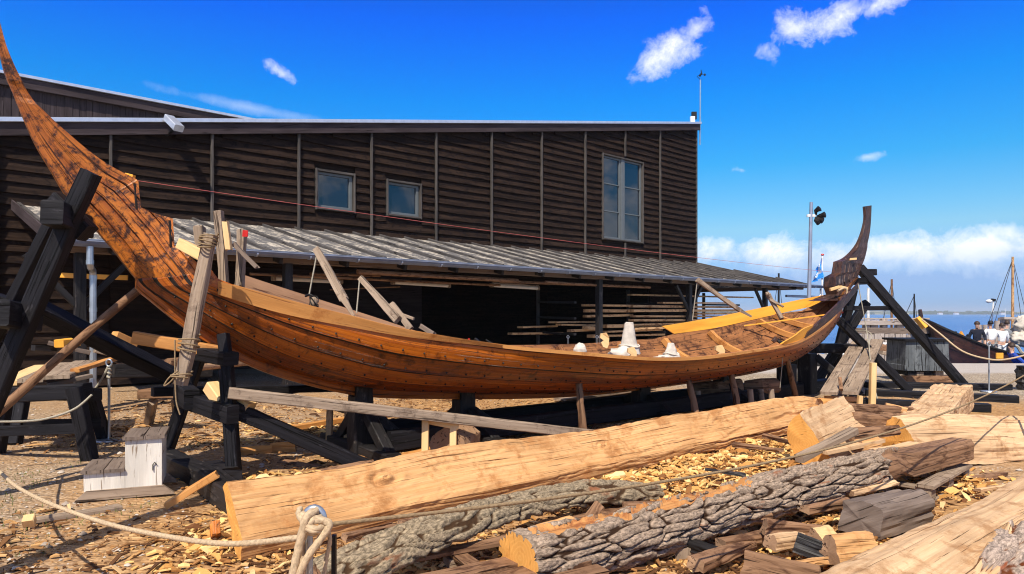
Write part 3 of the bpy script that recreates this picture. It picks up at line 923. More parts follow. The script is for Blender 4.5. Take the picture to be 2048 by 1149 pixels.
# stored planks on the racks
LB = 'sawn plank stored on the racks beneath the lean-to'
for (x0, x1, y, o, hh) in ((1170, 1390, 611, 3.6, 0.06), (1262, 1470, 613, 3.75, 0.07), (1262, 1480, 622, 3.8, 0.08), (1172, 1265, 622, 3.5, 0.09), (1170, 1262, 633, 3.5, 0.07), (1265, 1450, 633, 3.7, 0.06), (1262, 1420, 641, 3.75, 0.07),
                           (1104, 1200, 645, 3.1, 0.05), (1118, 1196, 650, 3.2, 0.05), (1170, 1200, 656, 3.5, 0.10), (1210, 1330, 653, 3.6, 0.10), (1264, 1400, 650, 3.7, 0.05), (1138, 1198, 662, 3.3, 0.07), (1210, 1320, 664, 3.6, 0.05), (1264, 1330, 658, 3.7, 0.06), (1180, 1198, 673, 3.5, 0.09), (1210, 1325, 672, 3.5, 0.06),
                           (1320, 1460, 606, 3.8, 0.05), (1390, 1500, 628, 3.8, 0.07), (1390, 1480, 640, 3.8, 0.06), (1390, 1500, 650, 3.8, 0.06), (1260, 1500, 590, 3.4, 0.05), (1040, 1110, 655, 2.6, 0.05), (1020, 1120, 668, 2.4, 0.06)):
    a0, a1 = a_of(x0, o), a_of(x1, o)
    z = wz(x0, y, o)
    mb = MB(); mb.beam(wl(a0, o, z), wl(a1, o + R(-0.05, 0.05), z + R(-0.04, 0.04)), R(0.16, 0.28), hh, ch=0.005, seg=3)
    obj('stored_plank', mb, M['lumber'], None, LB, 'plank', 'planks stored under the lean-to')
for px in (1110, 1290, 1440):
    for o in (3.0,):
        a = a_of(px, o)
        mb = MB()
        mb.beam(wl(a, o - 0.7, 0), wl(a, o - 0.7, 2.4), 0.1, 0.1)
        for zz in (0.55, 1.05, 1.5, 1.95): mb.beam(wl(a, o - 0.75, zz), wl(a, o + 0.8, zz - 0.03), 0.08, 0.06)
        obj('lumber_rack', mb, M['blackw'], None, 'dark timber rack holding planks beneath the lean-to', 'rack', 'plank racks under the lean-to')

# sea air
mb = MB()
x0, x1, y0, y1, z0, z1 = -8000, 8000, -60, 6000, -3.8, 40
c = [V((x, y, z)) for z in (z0, z1) for x, y in ((x0, y0), (x1, y0), (x1, y1), (x0, y1))]
for f in ((3, 2, 1, 0), (4, 5, 6, 7), (0, 1, 5, 4), (1, 2, 6, 5), (2, 3, 7, 6), (3, 0, 4, 7)):
    mb.poly([c[i] for i in f], [(0, 0)] * 4)
hm = bpy.data.materials.new('haze'); hm.use_nodes = True
hm.node_tree.nodes.clear()
ho = hm.node_tree.nodes.new('ShaderNodeOutputMaterial'); hv_ = hm.node_tree.nodes.new('ShaderNodeVolumePrincipled')
hv_.inputs['Color'].default_value = (0.80, 0.88, 1.0, 1); hv_.inputs['Density'].default_value = 0.00022
hm.node_tree.links.new(hv_.outputs[0], ho.inputs['Volume'])
obj('haze', mb, hm, None, kind='stuff')
# ---------------------------------------------------------------- the boat
AX = V((0.7885, 0.615, 0)); AN = V((0.615, -0.7885, 0)); A0 = V((-3.1, 7.0, 0))
SM, BL, BB = 6.2, 7.4, 1.40


def bp(s, b, z):
    return A0 + AX * s + AN * b + V((0, 0, z))


def onp(px, py, b):
    d = V(((px - CX) / F, 1, 0))
    t = (b + A0.dot(AN)) / d.dot(AN)
    P = d * t
    return (P - A0).dot(AX), H - (py - HY) * t / F


def halfb(s):
    return max(0.05, BB * (1 - min(1.0, abs(s - SM) / BL) ** 2.2))


def sheer(px, py, side=1):
    """point on the near (1) or far (-1) side seen at this photo position: (s, b, z)"""
    b = 0.5
    for _ in range(80):
        s, z = onp(px, py, side * b)
        b = 0.7 * b + 0.3 * halfb(s)
    return s, b, z


# station pairs: keel edge (s, z) and sheer (s, b, z)
def kp(px, py):
    return onp(px, py, 0.0)


def sp_(px, py, b):
    s, z = onp(px, py, b)
    return (s, b, z)


stemL = [(kp(-14, 62), sp_(-6, 22, .03)), (kp(-4, 100), sp_(8, 76, .03)), (kp(0, 117), sp_(18, 106, .035)), (kp(11, 156), sp_(38, 150, .04)), (kp(28, 197), sp_(66, 198, .045)), (kp(53, 256), sp_(104, 238, .05)),
         (kp(72, 298), sp_(134, 265, .06)), (kp(103, 351), sp_(180, 304, .075)), (kp(128, 395), sp_(222, 333, .09)), (kp(150, 425), sp_(267, 356, .11)), (kp(158, 434), sp_(274, 361, .12))]
# below each carved step the wing is trimmed: (keel, full sheer, share of the girth left)
stepL = [(kp(160, 436), sp_(276, 363, .12), 1.0), (kp(191, 473), sp_(309, 397, .165), .752), (kp(206, 493), sp_(325, 415, .19), .84), (kp(219, 509), sp_(345, 437, .22), 1.0),
         (kp(243, 542), sp_(375, 479, .29), .785), (kp(262, 566), sp_(400, 512, .37), .89), (kp(282, 588), sp_(436, 563, .46), 1.0)]
nearS = [sheer(*q) for q in ((436, 563), (500, 582), (600, 609), (705, 635), (817, 662), (1000, 691), (1171, 707), (1307, 717), (1410, 714), (1513, 700), (1560, 692), (1600, 681), (1640, 657), (1668, 632), (1686, 606))]
KP = [kp(*q) for q in ((278, 584), (370, 658), (438, 700), (465, 719), (535, 747), (645, 780), (747, 796), (870, 798), (1000, 799), (1145, 794), (1273, 781), (1342, 772), (1478, 752), (1533, 741), (1565, 731), (1598, 716), (1630, 694), (1660, 663), (1683, 625), (1706, 579))]


def kz(s):
    if s <= KP[0][0]: return KP[0][1]
    for a, b in zip(KP, KP[1:]):
        if s <= b[0]:
            return lerp(a[1], b[1], (s - a[0]) / (b[0] - a[0]))
    return KP[-1][1]


hullst = []
n = len(nearS)
for i, (s, b, z) in enumerate(nearS):
    k = i / (n - 1)
    rake = lerp(-0.54, 0, min(1, i / 4)) + lerp(0, 0.75, smooth(0.62, 1, k))
    ks = s + rake
    hullst.append(((ks, kz(ks)), (s, b, z)))
stepR = [(kp(1713, 560), sp_(1675, 596, .17)), (kp(1713, 556), sp_(1673, 573, .15)), (kp(1717, 549), sp_(1673, 554, .14))]
stepR2 = [(kp(1718, 546), sp_(1684, 546, .12)), (kp(1722, 531), sp_(1685, 522, .10))]
stemR = [(kp(1725, 522), sp_(1699, 515, .08)), (kp(1729, 506), sp_(1714, 499, .06)), (kp(1737, 470), sp_(1726, 472, .05)), (kp(1740, 440), sp_(1732.5, 440, .04)), (kp(1741, 413), sp_(1731.5, 413, .04))]


def dense(st, m=5):
    """Catmull-Rom between stations"""
    def cr(p0, p1, p2, p3, t):
        return 0.5 * ((2 * p1) + (p2 - p0) * t + (2 * p0 - 5 * p1 + 4 * p2 - p3) * t * t + (3 * p1 - p0 - 3 * p2 + p3) * t ** 3)
    v = [a + b for a, b in st]; out = []
    for i in range(len(v) - 1):
        q = [v[max(0, i - 1)], v[i], v[i + 1], v[min(len(v) - 1, i + 2)]]
        for k in range(m):
            out.append([cr(q[0][j], q[1][j], q[2][j], q[3][j], k / m) for j in range(5)])
    out.append(list(v[-1]))
    return out


def sect(st, t, side=1, off=0.0):
    """point at girth fraction t of a station, off metres outside the skin"""
    ks, kz_, s, b, z = st[:5]
    if len(st) > 5: t = min(t, st[5])
    r = min(1.0, b / BB)
    fu = 1 - smooth(2.2, 5.5, s)                       # fuller sides toward the bow
    r2 = min(1.0, b / 0.75)
    kb, kzf = 0.5 + lerp(0.26 * r, 0.46 * r2, fu), 0.5 - lerp(0.44 * r, 0.34 * r2, fu)
    s0, b0, z0 = ks, 0.035, kz_ + 0.10 * min(1, b / 0.25)
    s1, b1, z1 = lerp(ks, s, 0.5), max(b * kb, 0.02), z0 + (z - z0) * kzf
    u = 1 - t
    S = u * u * s0 + 2 * u * t * s1 + t * t * s
    B = u * u * b0 + 2 * u * t * b1 + t * t * b
    Z = u * u * z0 + 2 * u * t * z1 + t * t * z
    db = 2 * u * (b1 - b0) + 2 * t * (b - b1); dz = 2 * u * (z1 - z0) + 2 * t * (z - z1)
    L = math.hypot(db, dz) or 1
    if b < 0.3:
        db, dz = db * (b / 0.3), dz; L = math.hypot(db, dz) or 1
    nb, nzv = dz / L, -db / L
    return bp(S, side * (B + nb * off), Z + nzv * off)


def strakes(parent, stations, side, n, mats, t0=0.0, t1=1.0, lap=0.035, th=0.028, name='strake', rivets=True, sm=None):
    for j in range(n):
        ta, tb = lerp(t0, t1, j / n), lerp(t0, t1, (j + 1) / n)
        mb = MB(); rows = []
        for i, st in enumerate(stations):
            g = max(0.25, min(1, (st[4] - st[1]) / 0.7))
            lp = lap / g if j else 0
            lo = 0.034 if j else 0.004
            ts = [max(0, ta - lp), lerp(ta, tb, 0.33), lerp(ta, tb, 0.67), tb]
            offs = [lo, lo * 0.7, lo * 0.35, 0.002]
            row = [sect(st, t, side, o + 0.003 * nz(i * 0.35, t * 9, side)) for t, o in zip(ts, offs)]
            row += [sect(st, t, side, o - th) for t, o in zip(ts[::-1], offs[::-1])]
            rows.append(row)
        mb.grid(rows, closed=True, cap=True, flip=(side > 0))
        mb.m = 2
        if j:                                          # tarred seam under the lap
            rows = []
            for st in stations:
                g = max(0.25, min(1, (st[4] - st[1]) / 0.7))
                t_ = max(0, ta - lap / g)
                rows.append([sect(st, t_ + 0.004, side, 0.037), sect(st, t_ - 0.015 / g, side, 0.026), sect(st, t_ - 0.020 / g, side, 0.0), sect(st, t_ + 0.002, side, 0.004)])
            mb.grid(rows, closed=True, cap=True, flip=(side > 0))
        mb.m = 1
        if rivets:
            d = 0
            for i in range(1, len(stations)):
                a = sect(stations[i - 1], ta, side, 0.02); b = sect(stations[i], ta, side, 0.02)
                L = (b - a).length
                while d < L:
                    k = d / L
                    for dt, r in ((0.0, 0.0115),):
                        if r and j:
                            st = [lerp(x, y, k) for x, y in zip(stations[i - 1], stations[i])]
                            g = max(0.25, min(1, (st[4] - st[1]) / 0.7))
                            p = sect(st, ta + 0.012 / g, side, 0.033)
                            mb.blob(p, r, r, r, 6, 4)
                            q = sect(st, ta + 0.012 / g, side, -0.012)
                            mb.blob(q, 0.014, 0.014, 0.014, 5, 3)
                    d += 0.24
                d -= L
        m = mats[j] if isinstance(mats, list) else mats
        obj(name, mb, [m, M['iron'], M['tar']], parent, sm=False)


bx = A0 + AX * SM
boat = thing('clinker_boat', 'long half-built clinker longboat of orange oiled oak with tall upswept stems on black props', 'boat', (bx.x, bx.y, 0.4))
dst = []
for (a0, a1, a2), (b0, b1, b2) in zip(stepL, stepL[1:]):
    for k in range(6):
        dst.append([lerp(x, y, k / 6) for x, y in zip(list(a0) + list(a1) + [a2], list(b0) + list(b1) + [b2])])
dst.append(list(stepL[-1][0]) + list(stepL[-1][1]) + [1.0])
d2 = [q[:5] for q in dst[-4:]]
dl, dh, dr1, dr2, dr = dense(stemL, 4), dense(hullst, 7), dense([hullst[-1]] + stepR, 3), dense(stepR2, 3), dense([stepR2[-1]] + stemR, 4)


def stem(name, segs, mat, gs=1.0):
    """solid stem carved with stepped wings, both faces in one piece"""
    mb = MB(); rows = []
    for seg in segs:
        for st in seg:
            ring = []
            ts = [0, .12, .20, .205, .22, .225, .32, .40, .405, .42, .425, .52, .60, .605, .62, .625, .72, .80, .805, .82, .825, .92, 1.0]
            of = [0, .0, .0, -.02, -.02, .010, .008, .006, -.016, -.016, .014, .010, .008, -.014, -.014, .016, .012, .010, -.012, -.012, .018, .012, .006]
            b = st[3]
            sc = smooth(0.055, 0.13, b) * gs
            for t, o in zip(ts, of):
                ring.append(sect(st, t, 1, 0.01 + o * sc))
            for t, o in zip(ts[::-1], of[::-1]):
                ring.append(sect(st, t, -1, 0.01 + o * sc))
            rows.append(ring)
    mb.grid(rows, closed=True, cap=True, flip=True)
    return obj(name, mb, mat, boat, sm=False)


stem('bow_stem', [dl, dst], M['stem'])
stem('stern_stem', [dr1[2:], dr2, dr], M['stemd'], 0.4)
# rabbet slots where the next planks will be let in
for a, b, dt in ((stepL[0], stepL[1], 0.07), (stepL[3], stepL[4], 0.055)):
    pts = []
    for k in range(8):
        st = [lerp(x, y, k / 7) for x, y in zip(list(a[0]) + list(a[1]), list(b[0]) + list(b[1]))]
        pts.append(sect(st, lerp(a[2], b[2], k / 7) - dt, 1, 0.020))
    mb = MB(); mb.tube(pts, 0.011, n=5)
    obj('rabbet_slot', mb, M['tar'], boat)
strakes(boat, d2 + dh[1:], 1, 5, [M['hull2'], M['hull2'], M['hull'], M['hull2'], M['hull']], 0.0, 1.0)
fz = sorted((lambda q: (q[0], q[2]))(sheer(x, y, -1)) for x, y in ((870, 693), (950, 692), (1068, 692), (1171, 689), (1307, 679), (1346, 670), (1430, 658), (1520, 638), (1600, 621), (1655, 609)))


def farz(s, z):
    if s <= fz[0][0] - 1.2: return z
    if s < fz[0][0]: return lerp(z, fz[0][1], (s - fz[0][0] + 1.2) / 1.2)
    for a, b in zip(fz, fz[1:]):
        if s <= b[0]: return lerp(a[1], b[1], (s - a[0]) / (b[0] - a[0]))
    return lerp(fz[-1][1], z, min(1, (s - fz[-1][0]) / 0.8))


dfar = [[q[0], q[1], q[2], q[3], farz(q[2], q[4])] for q in d2 + dh[1:]]
strakes(boat, dfar, -1, 5, [M['hullin']] * 5, 0.0, 1.0)
strakes(boat, dense([hullst[-1]] + stepR[:1], 3), 1, 1, M['hulld'], rivets=False)
strakes(boat, [[q[0], q[1], q[2], q[3], farz(q[2], q[4])] for q in dense([hullst[-1]] + stepR[:1], 5)], -1, 1, M['hullin'], rivets=False)
# keel
mb = MB(); rows = []
for st in d2 + dh[1:]:
    z0 = st[1]
    c = st[0]
    rows.append([bp(c, -0.045, z0 - 0.0), bp(c, 0.045, z0), bp(c, 0.05, z0 + 0.09), bp(c - 0.0, 0.035, z0 + 0.15), bp(c, -0.035, z0 + 0.15), bp(c, -0.05, z0 + 0.09)])
mb.grid(rows, closed=True, cap=True)
obj('keel', mb, M['hull'], boat)
# sheer strip of fresh wood on the near side at the left, thinning out along the sheer
def strip(name, mat, lo, hi, side, th, parent=boat, off=0.012):
    """plank between two lists of (px,py) on one side of the boat"""
    def rs(q, m=24):
        p = spl([V((x, y, 0)) for x, y in q], 6)
        return [p[int(round(i * (len(p) - 1) / (m - 1)))] for i in range(m)]
    L_, H_ = rs(lo), rs(hi)
    mb = MB(); rows = []
    for a, b in zip(L_, H_):
        s, bb, z = sheer(a.x, a.y, side); s2, b2, z2 = sheer(b.x, b.y, side)
        rows.append([bp(s, side * (bb + off), z), bp(s, side * (bb + off - th), z), bp(s2, side * (b2 + off - th + 0.03), z2), bp(s2, side * (b2 + off + 0.03), z2)])
    mb.grid(rows, closed=True, cap=True)
    return obj(name, mb, mat, parent)


strip('fresh_sheer_strake', M['fresh'], [(436, 590), (560, 627), (700, 655), (817, 675), (1000, 696)], [(434, 563), (560, 598), (700, 633), (817, 661), (1000, 690)], 1, 0.035, off=0.03)
strip('raw_sheer_plank', M['pink'], [(478, 612), (560, 640), (660, 665), (760, 682), (872, 692)], [(472, 545), (560, 574), (660, 606), (760, 638), (872, 676)], -1, 0.03, off=0.0)
strip('yellow_sheer_plank', M['orange'], [(1346, 668), (1430, 656), (1520, 636), (1600, 618), (1662, 606)], [(1325, 653), (1420, 637), (1510, 619), (1600, 600), (1664, 588)], -1, 0.03, off=0.0)
strip('sheer_strake_plank', M['stemd'], [(1606, 678), (1640, 653), (1680, 620), (1716, 576)], [(1610, 664), (1642, 634), (1680, 598), (1713, 566)], 1, 0.035, off=0.03)
strip('sheer_strake_plank', M['orange'], [(1560, 689), (1580, 687), (1600, 679), (1616, 668)], [(1563, 684), (1584, 672), (1602, 658), (1622, 650)], 1, 0.03, off=0.02)
# gunwale edge
mb = MB(); rows = []
for (s, b, z) in [x[1] for x in [((0, 0), (q[2], q[3], q[4])) for q in dh[4:-6]]]:
    rows.append([bp(s, b + 0.03, z - 0.03), bp(s, b + 0.03, z + 0.012), bp(s, b - 0.02, z + 0.012), bp(s, b - 0.02, z - 0.03)])
mb.grid(rows, closed=True, cap=True, flip=True)
obj('gunwale', mb, M['fresh'], boat)
# frames inside
def station(s):
    return min(range(len(dh)), key=lambda i: abs(dh[i][2] - s))


for s in (4.6, 6.0, 7.3, 8.5, 9.7, 10.9, 12.0):
    st = dh[station(s)]
    sf = list(st); sf[4] = farz(st[2], st[4])
    a = [sect(sf, t, -1, -0.07) for t in (0.93, 0.8, 0.65, 0.5, 0.35, 0.2, 0.08)]
    c = [sect(st, t, 1, -0.07) for t in (0.08, 0.2, 0.35, 0.5, 0.65, 0.75)]
    pts = spl(a + c, 3)
    mb = MB(); rows = []
    for i, p in enumerate(pts):
        q = pts[min(i + 1, len(pts) - 1)] - pts[max(i - 1, 0)]
        t_ = q.normalized(); nn = t_.cross(AX).normalized()
        w_ = 0.05; h_ = 0.05
        rows.append([p + AX * w_ + nn * h_, p - AX * w_ + nn * h_, p - AX * w_ - nn * h_, p + AX * w_ - nn * h_])
    mb.grid(rows, closed=True, cap=True)
    obj('frame', mb, M['fresh'] if s > 7 else M['hullin'], boat)
# thwart stringer with a red tip lying along the far side
s, b, z = sheer(1478, 652, -1); s2, b2, z2 = sheer(1640, 628, -1)
p = bp(s, -b + 0.12, z); q = at(1673, 627, 13.6)
st_ = thing('batten_stick', 'long thin springy batten with red tip lying inside the longboat', 'batten', p)
mb = MB(); mb.beam(p, q, 0.03, 0.025, seg=6); obj('stick', mb, M['orange'], st_)
mb = MB(); d = (q - p).normalized(); mb.beam(q + d * 0.001, q + d * 0.12, 0.034, 0.029); obj('red_tip', mb, M['red'], st_)
s_, b_, z_ = sheer(1690, 519, 1)
p = at(1690, 520, 14.95); q = at(1712, 518, 15.0)
bobj('wedge', M['pale'], p, q, 0.05, 0.045, None, 'small pale stick wedged across the dark stern stem', 'wedge')
# grown knees / clamps at the stern breasthook
for (x0, y0, x1, y1) in ((1660, 580, 1680, 574), (1680, 575, 1694, 578)):
    mb = MB(); mb.beam(at(x0, y0, 14.3), at(x1, y1, 14.3), 0.09, 0.06, rough=0.02)
    obj('breasthook', mb, M['pale'], boat)
tobj('stern_rope', M['rope'], spl([at(1676, 582, 13.8), at(1690, 577, 13.9), at(1694, 590, 13.9), at(1682, 604, 13.7), at(1676, 612, 13.6)], 5), 0.022, None, 'pale rope looped over the stern timbers of the longboat', 'rope')

# ---------------------------------------------------------------- rough sticks and clamps at the boat
def stick(name, label, cat, x0, y0, d0, x1, y1, d1, w, h, mat, group=None, rough=0.014, **k):
    mb = MB(); mb.beam(at(x0, y0, d0), at(x1, y1, d1), w, h, up=(0, 1, 0), rough=rough, **k)
    return obj(name, mb, M[mat], None, label, cat, group)


stick('shoring_post', 'grey squared post lashed upright against the bow of the longboat', 'post', 421, 470, 6.25, 362, 770, 6.25, 0.105, 0.10, 'greyw', rough=0.018)
stick('shear_post', 'tallest grey forked post standing inside the bow', 'post', 437, 424, 6.95, 449, 575, 6.9, 0.07, 0.09, 'greyw', rough=0.02)
stick('shear_post', 'grey post beside the tallest one, lashed inside the bow', 'post', 399, 455, 7.0, 404, 520, 6.95, 0.075, 0.09, 'greyw', rough=0.02)
rp = stick('shear_post', 'grey post with red plate on its top inside the bow', 'post', 484, 462, 7.1, 479, 575, 7.0, 0.075, 0.09, 'greyw', rough=0.02)
mb = MB(); mb.beam(at(491, 461, 7.02), at(490, 474, 7.02), 0.055, 0.012, up=(0, 1, 0), ch=0.002); obj('red_plate', mb, M['red'], rp)
stick('clamp_block', 'pale chunky clamp arm pegged beside the tallest bow post', 'clamp', 452, 444, 6.8, 456, 500, 6.75, 0.055, 0.06, 'pale', rough=0.02)
cl = stick('wooden_clamp', 'dark crossed peg clamp tied to the red-plated post', 'clamp', 468, 488, 6.85, 514, 536, 6.8, 0.04, 0.045, 'greyd', rough=0.02)
stick('wooden_clamp', 'pale stepped clamp jaw on the bow edge beside the lashed post', 'clamp', 362, 488, 6.5, 408, 512, 6.4, 0.10, 0.10, 'pale', rough=0.02)
stick('leaning_stick', 'long grey shaped stick leaning out of the boat, left of a pair', 'stick', 632, 498, 7.6, 688, 600, 7.25, 0.075, 0.05, 'greyw', w2=0.085)
stick('leaning_stick', 'forked tail of the left leaning stick, resting on the sheer', 'stick', 686, 597, 7.26, 708, 634, 7.15, 0.075, 0.045, 'greyw', w2=0.03)
stick('leaning_stick', 'grey shaped stick leaning out of the boat, right of a pair', 'stick', 721, 557, 8.0, 796, 640, 7.6, 0.07, 0.05, 'greyw', w2=0.09)
stick('wooden_clamp', 'grey tongs clamp crossing the right leaning stick', 'clamp', 783, 607, 7.75, 822, 658, 7.6, 0.06, 0.05, 'greyw')
stick('clamp_wedge', 'thin grey wedge through the tongs clamp', 'wedge', 795, 626, 7.7, 828, 638, 7.6, 0.03, 0.03, 'greyw', rough=0.006)
stick('wooden_clamp', 'low grey clamp farther along the sheer beside small tools', 'clamp', 842, 652, 7.9, 868, 668, 7.8, 0.05, 0.04, 'greyd')
stick('leaning_stick', 'grey stick leaning onto the yellow sheer plank', 'stick', 1394, 560, 11.8, 1480, 622, 11.9, 0.07, 0.085, 'greyw', rough=0.01)
stick('leaning_stick', 'dark tapered foot of the stick on the yellow plank', 'stick', 1478, 620, 11.9, 1503, 634, 11.85, 0.06, 0.05, 'greyd', w2=0.03)
stick('wooden_clamp', 'grey clamp arms gripping the yellow sheer plank', 'clamp', 1534, 586, 13.0, 1564, 638, 12.7, 0.06, 0.07, 'greyw')
stick('wooden_clamp', 'second grey arm of the clamp over the yellow plank', 'clamp', 1538, 588, 12.9, 1550, 614, 12.95, 0.05, 0.06, 'greyw')
stick('clamp_wedge', 'short grey wedge across the clamp at the yellow plank', 'wedge', 1540, 600, 12.85, 1567, 614, 12.7, 0.035, 0.04, 'greyw')
for (x0, y0, d0, x1, y1, d1, lb) in ((634, 508, 7.58, 618, 592, 7.55, 'pale string hanging from the left leaning stick'), (719, 562, 7.95, 713, 626, 7.9, 'pale string hanging from the right leaning stick'), (1394, 567, 11.8, 1385, 640, 11.9, 'pale string hanging from the stick by the racks')):
    tobj('string', M['ropeg'], [at(x0, y0, d0), at(x1, y1, d1)], 0.009, None, lb, 'string', n=6)
# lamp / caged hand lamp hung at the sheer
tg = thing('hand_lamp', 'round caged work lamp hanging on a cord inside the sheer', 'lamp', at(627, 608, 7.5))
mb = MB(); mb.blob(at(628, 605, 7.5), 0.04, 0.045, 0.06, 10, 8); obj('cage', mb, M['greyw'], tg, sm=True)
mb = MB()
for k in range(3):
    c = at(628, 605, 7.5); mb.tube([c + V((0.045 * math.cos(a + k), 0.05 * math.sin(a + k), 0.07 * math.sin(a * 1.0))) for a in [i * 0.6 for i in range(11)]], 0.006, n=5)
mb.tube(spl([at(611, 593, 7.55), at(620, 590, 7.5), at(628, 594, 7.5)], 5), 0.012, n=6)
obj('wire_guard', mb, M['iron'], tg, sm=True)
# gunwale clamps of fresh wood
for i, (x, y, lb) in enumerate(((1264, 711, 'pale wooden clip over the near gunwale under the tall wrapped bundle'), (1440, 707, 'pale wooden clip over the near gunwale below the inner frames'), (1209, 682, 'pale wooden clip on the far gunwale beside the canvas heap'))):
    d = 9.75 if i < 2 else 11.2
    if i == 1: d = 10.2
    c = at(x, y, d)
    sc = d / 1400
    out = [(-8, -14), (4, -16), (9, -6), (8, 8), (5, 15), (-3, 12), (-7, 4), (-2, -1), (-9, -6)]
    mb = MB(); mb.prism([c + V((a * sc, -0.03, -b * sc)) for a, b in out], (0, 0.09, 0))
    obj('gunwale_clip', mb, M['pale'], None, lb, 'clip', 'wooden clips on the gunwales')
# wrapped canvas bundles in the boat
def canvas(label, x, y, d, rx, rz, kind):
    mb = MB(); c = at(x, y, d)
    rows = []
    sx = R(0, 50)
    n = 20
    for i in range(15):
        k = i / 14
        row = []
        for j in range(n):
            an = 2 * math.pi * j / n
            if kind == 'cone':
                r = lerp(0.92, 0.40, k) if k > 0.22 else lerp(1.15, 0.92, k / 0.22)
            else:
                r = math.sqrt(max(0.0, 1 - k ** 2.2)) if k < 1 else 0.0
            r *= 1 + 0.22 * nz(math.cos(an) * 2 + sx, math.sin(an) * 2, k * 4) * (1.3 - k)
            row.append(c + V((math.cos(an) * rx * r, math.sin(an) * rx * 0.7 * r, k * rz + 0.02 * nz(an * 2, k * 6, sx))))
        rows.append(row)
    mb.grid(rows, closed=True, cap=True)
    if kind == 'cone':
        mb.blob(c + V((-0.1, -0.1, 0.0)), rx * 1.15, rx * 0.6, rz * 0.2, 18, 10, 0.9, 3.5)
        mb.tube([c + V((math.cos(a) * rx * 0.98, math.sin(a) * rx * 0.7, rz * 0.26 + 0.02 * math.sin(a * 2))) for a in [i * 0.45 for i in range(15)]], 0.010, n=5)
    obj('canvas_bundle', mb, M['cloth'], None, label, 'bundle', sm=True)


canvas('small round white canvas bundle in the boat, left of the tall one', 1160, 706, 10.0, 0.10, 0.14, 'dome')
canvas('tall white canvas wrapped block standing in the boat', 1258, 708, 10.2, 0.155, 0.45, 'cone')
canvas('short white canvas stump in the boat, right of the tall one', 1342, 716, 10.4, 0.12, 0.22, 'cone')
for (x, y, lb, cat, nm, mt) in ((938, 684, 'small red capped tube among tools on the sheer', 'tube', 'tool_tube', 'red'), (955, 684, 'dark hand plane lying on the sheer', 'hand plane', 'hand_plane', 'iron'), (972, 686, 'pair of dark shears lying on the sheer', 'shears', 'shears', 'iron')):
    mb = MB()
    if nm == 'tool_tube': mb.tube([at(x, y, 8.4), at(x, y - 7, 8.4)], 0.012)
    elif nm == 'hand_plane':
        mb.beam(at(x - 8, y + 3, 8.5), at(x + 9, y + 4, 8.4), 0.05, 0.035); mb.beam(at(x - 5, y - 6, 8.5), at(x + 5, y + 2, 8.45), 0.03, 0.03)
    else:
        mb.tube([at(x, y - 6, 8.5), at(x + 20, y + 6, 8.4)], 0.01); mb.tube([at(x + 2, y, 8.45), at(x + 24, y + 4, 8.4)], 0.008)
    obj(nm, mb, M[mt], None, lb, cat)
for x in (1136, 1194, 1200):
    mb = MB(); c = at(x, 688, 11.3); mb.tube([c, c + V((0, 0, 0.09))] , 0.006, n=5)
    mb.tube([c + V((0.02 * math.cos(a), 0, 0.11 + 0.02 * math.sin(a))) for a in [i * 0.6 for i in range(12)]], 0.005, n=5)
    obj('eye_bolt', mb, M['steel'], None, 'small steel eye bolt standing on the far gunwale', 'eye bolt', 'eye bolts on the far gunwale')
# small rusty anvil head (bar clamp) at the near sheer, right of the props
cv = thing('iron_clamp', 'dark iron bar clamp with red jaw on the near sheer above a pale toggle', 'clamp', at(1565, 690, 11.6))
mb = MB(); mb.tube(spl([at(1555, 680, 11.6), at(1562, 686, 11.55), at(1572, 690, 11.5), at(1577, 692, 11.5)], 4), 0.03, n=7, rough=0.2); obj('bar', mb, M['iron'], cv)
mb = MB(); mb.beam(at(1546, 684, 11.6), at(1553, 676, 11.6), 0.06, 0.06); obj('jaw', mb, M['stemd'], cv)
mb = MB(); mb.tube([at(1561, 699, 11.5), at(1570, 696, 11.45), at(1580, 697, 11.5)], 0.022, n=7); mb.tube([at(1570, 692, 11.5), at(1569, 699, 11.45)], 0.022, n=7)
obj('rope_toggle', mb, M['rope'], None, 'pale rope toggle knotted below the iron clamp', 'rope toggle')
tobj('string', M['ropeg'], [at(1567, 699, 11.5), at(1560, 776, 11.6)], 0.007, None, 'thin cord hanging from the rope toggle to the ground', 'string', n=5)
# taut pink setting-out line from stem to stem
p = at(262, 360, 6.6); q = at(1668, 545, 14.9)
tobj('chalk_line', M['pinkline'], sag(p, q, 0.06, 30), 0.0028, None, 'taut pink string line strung from the bow stem toward the stern', 'string line', n=5)
bobj('line_peg', M['orange'], at(252, 350, 6.58), at(268, 354, 6.58), 0.05, 0.03, None, 'small orange block wedged on the bow for the pink line', 'block')

# ---------------------------------------------------------------- keel stands, props and trestles
def gp(px, py, z=0.0):
    return gr(px, py, z)


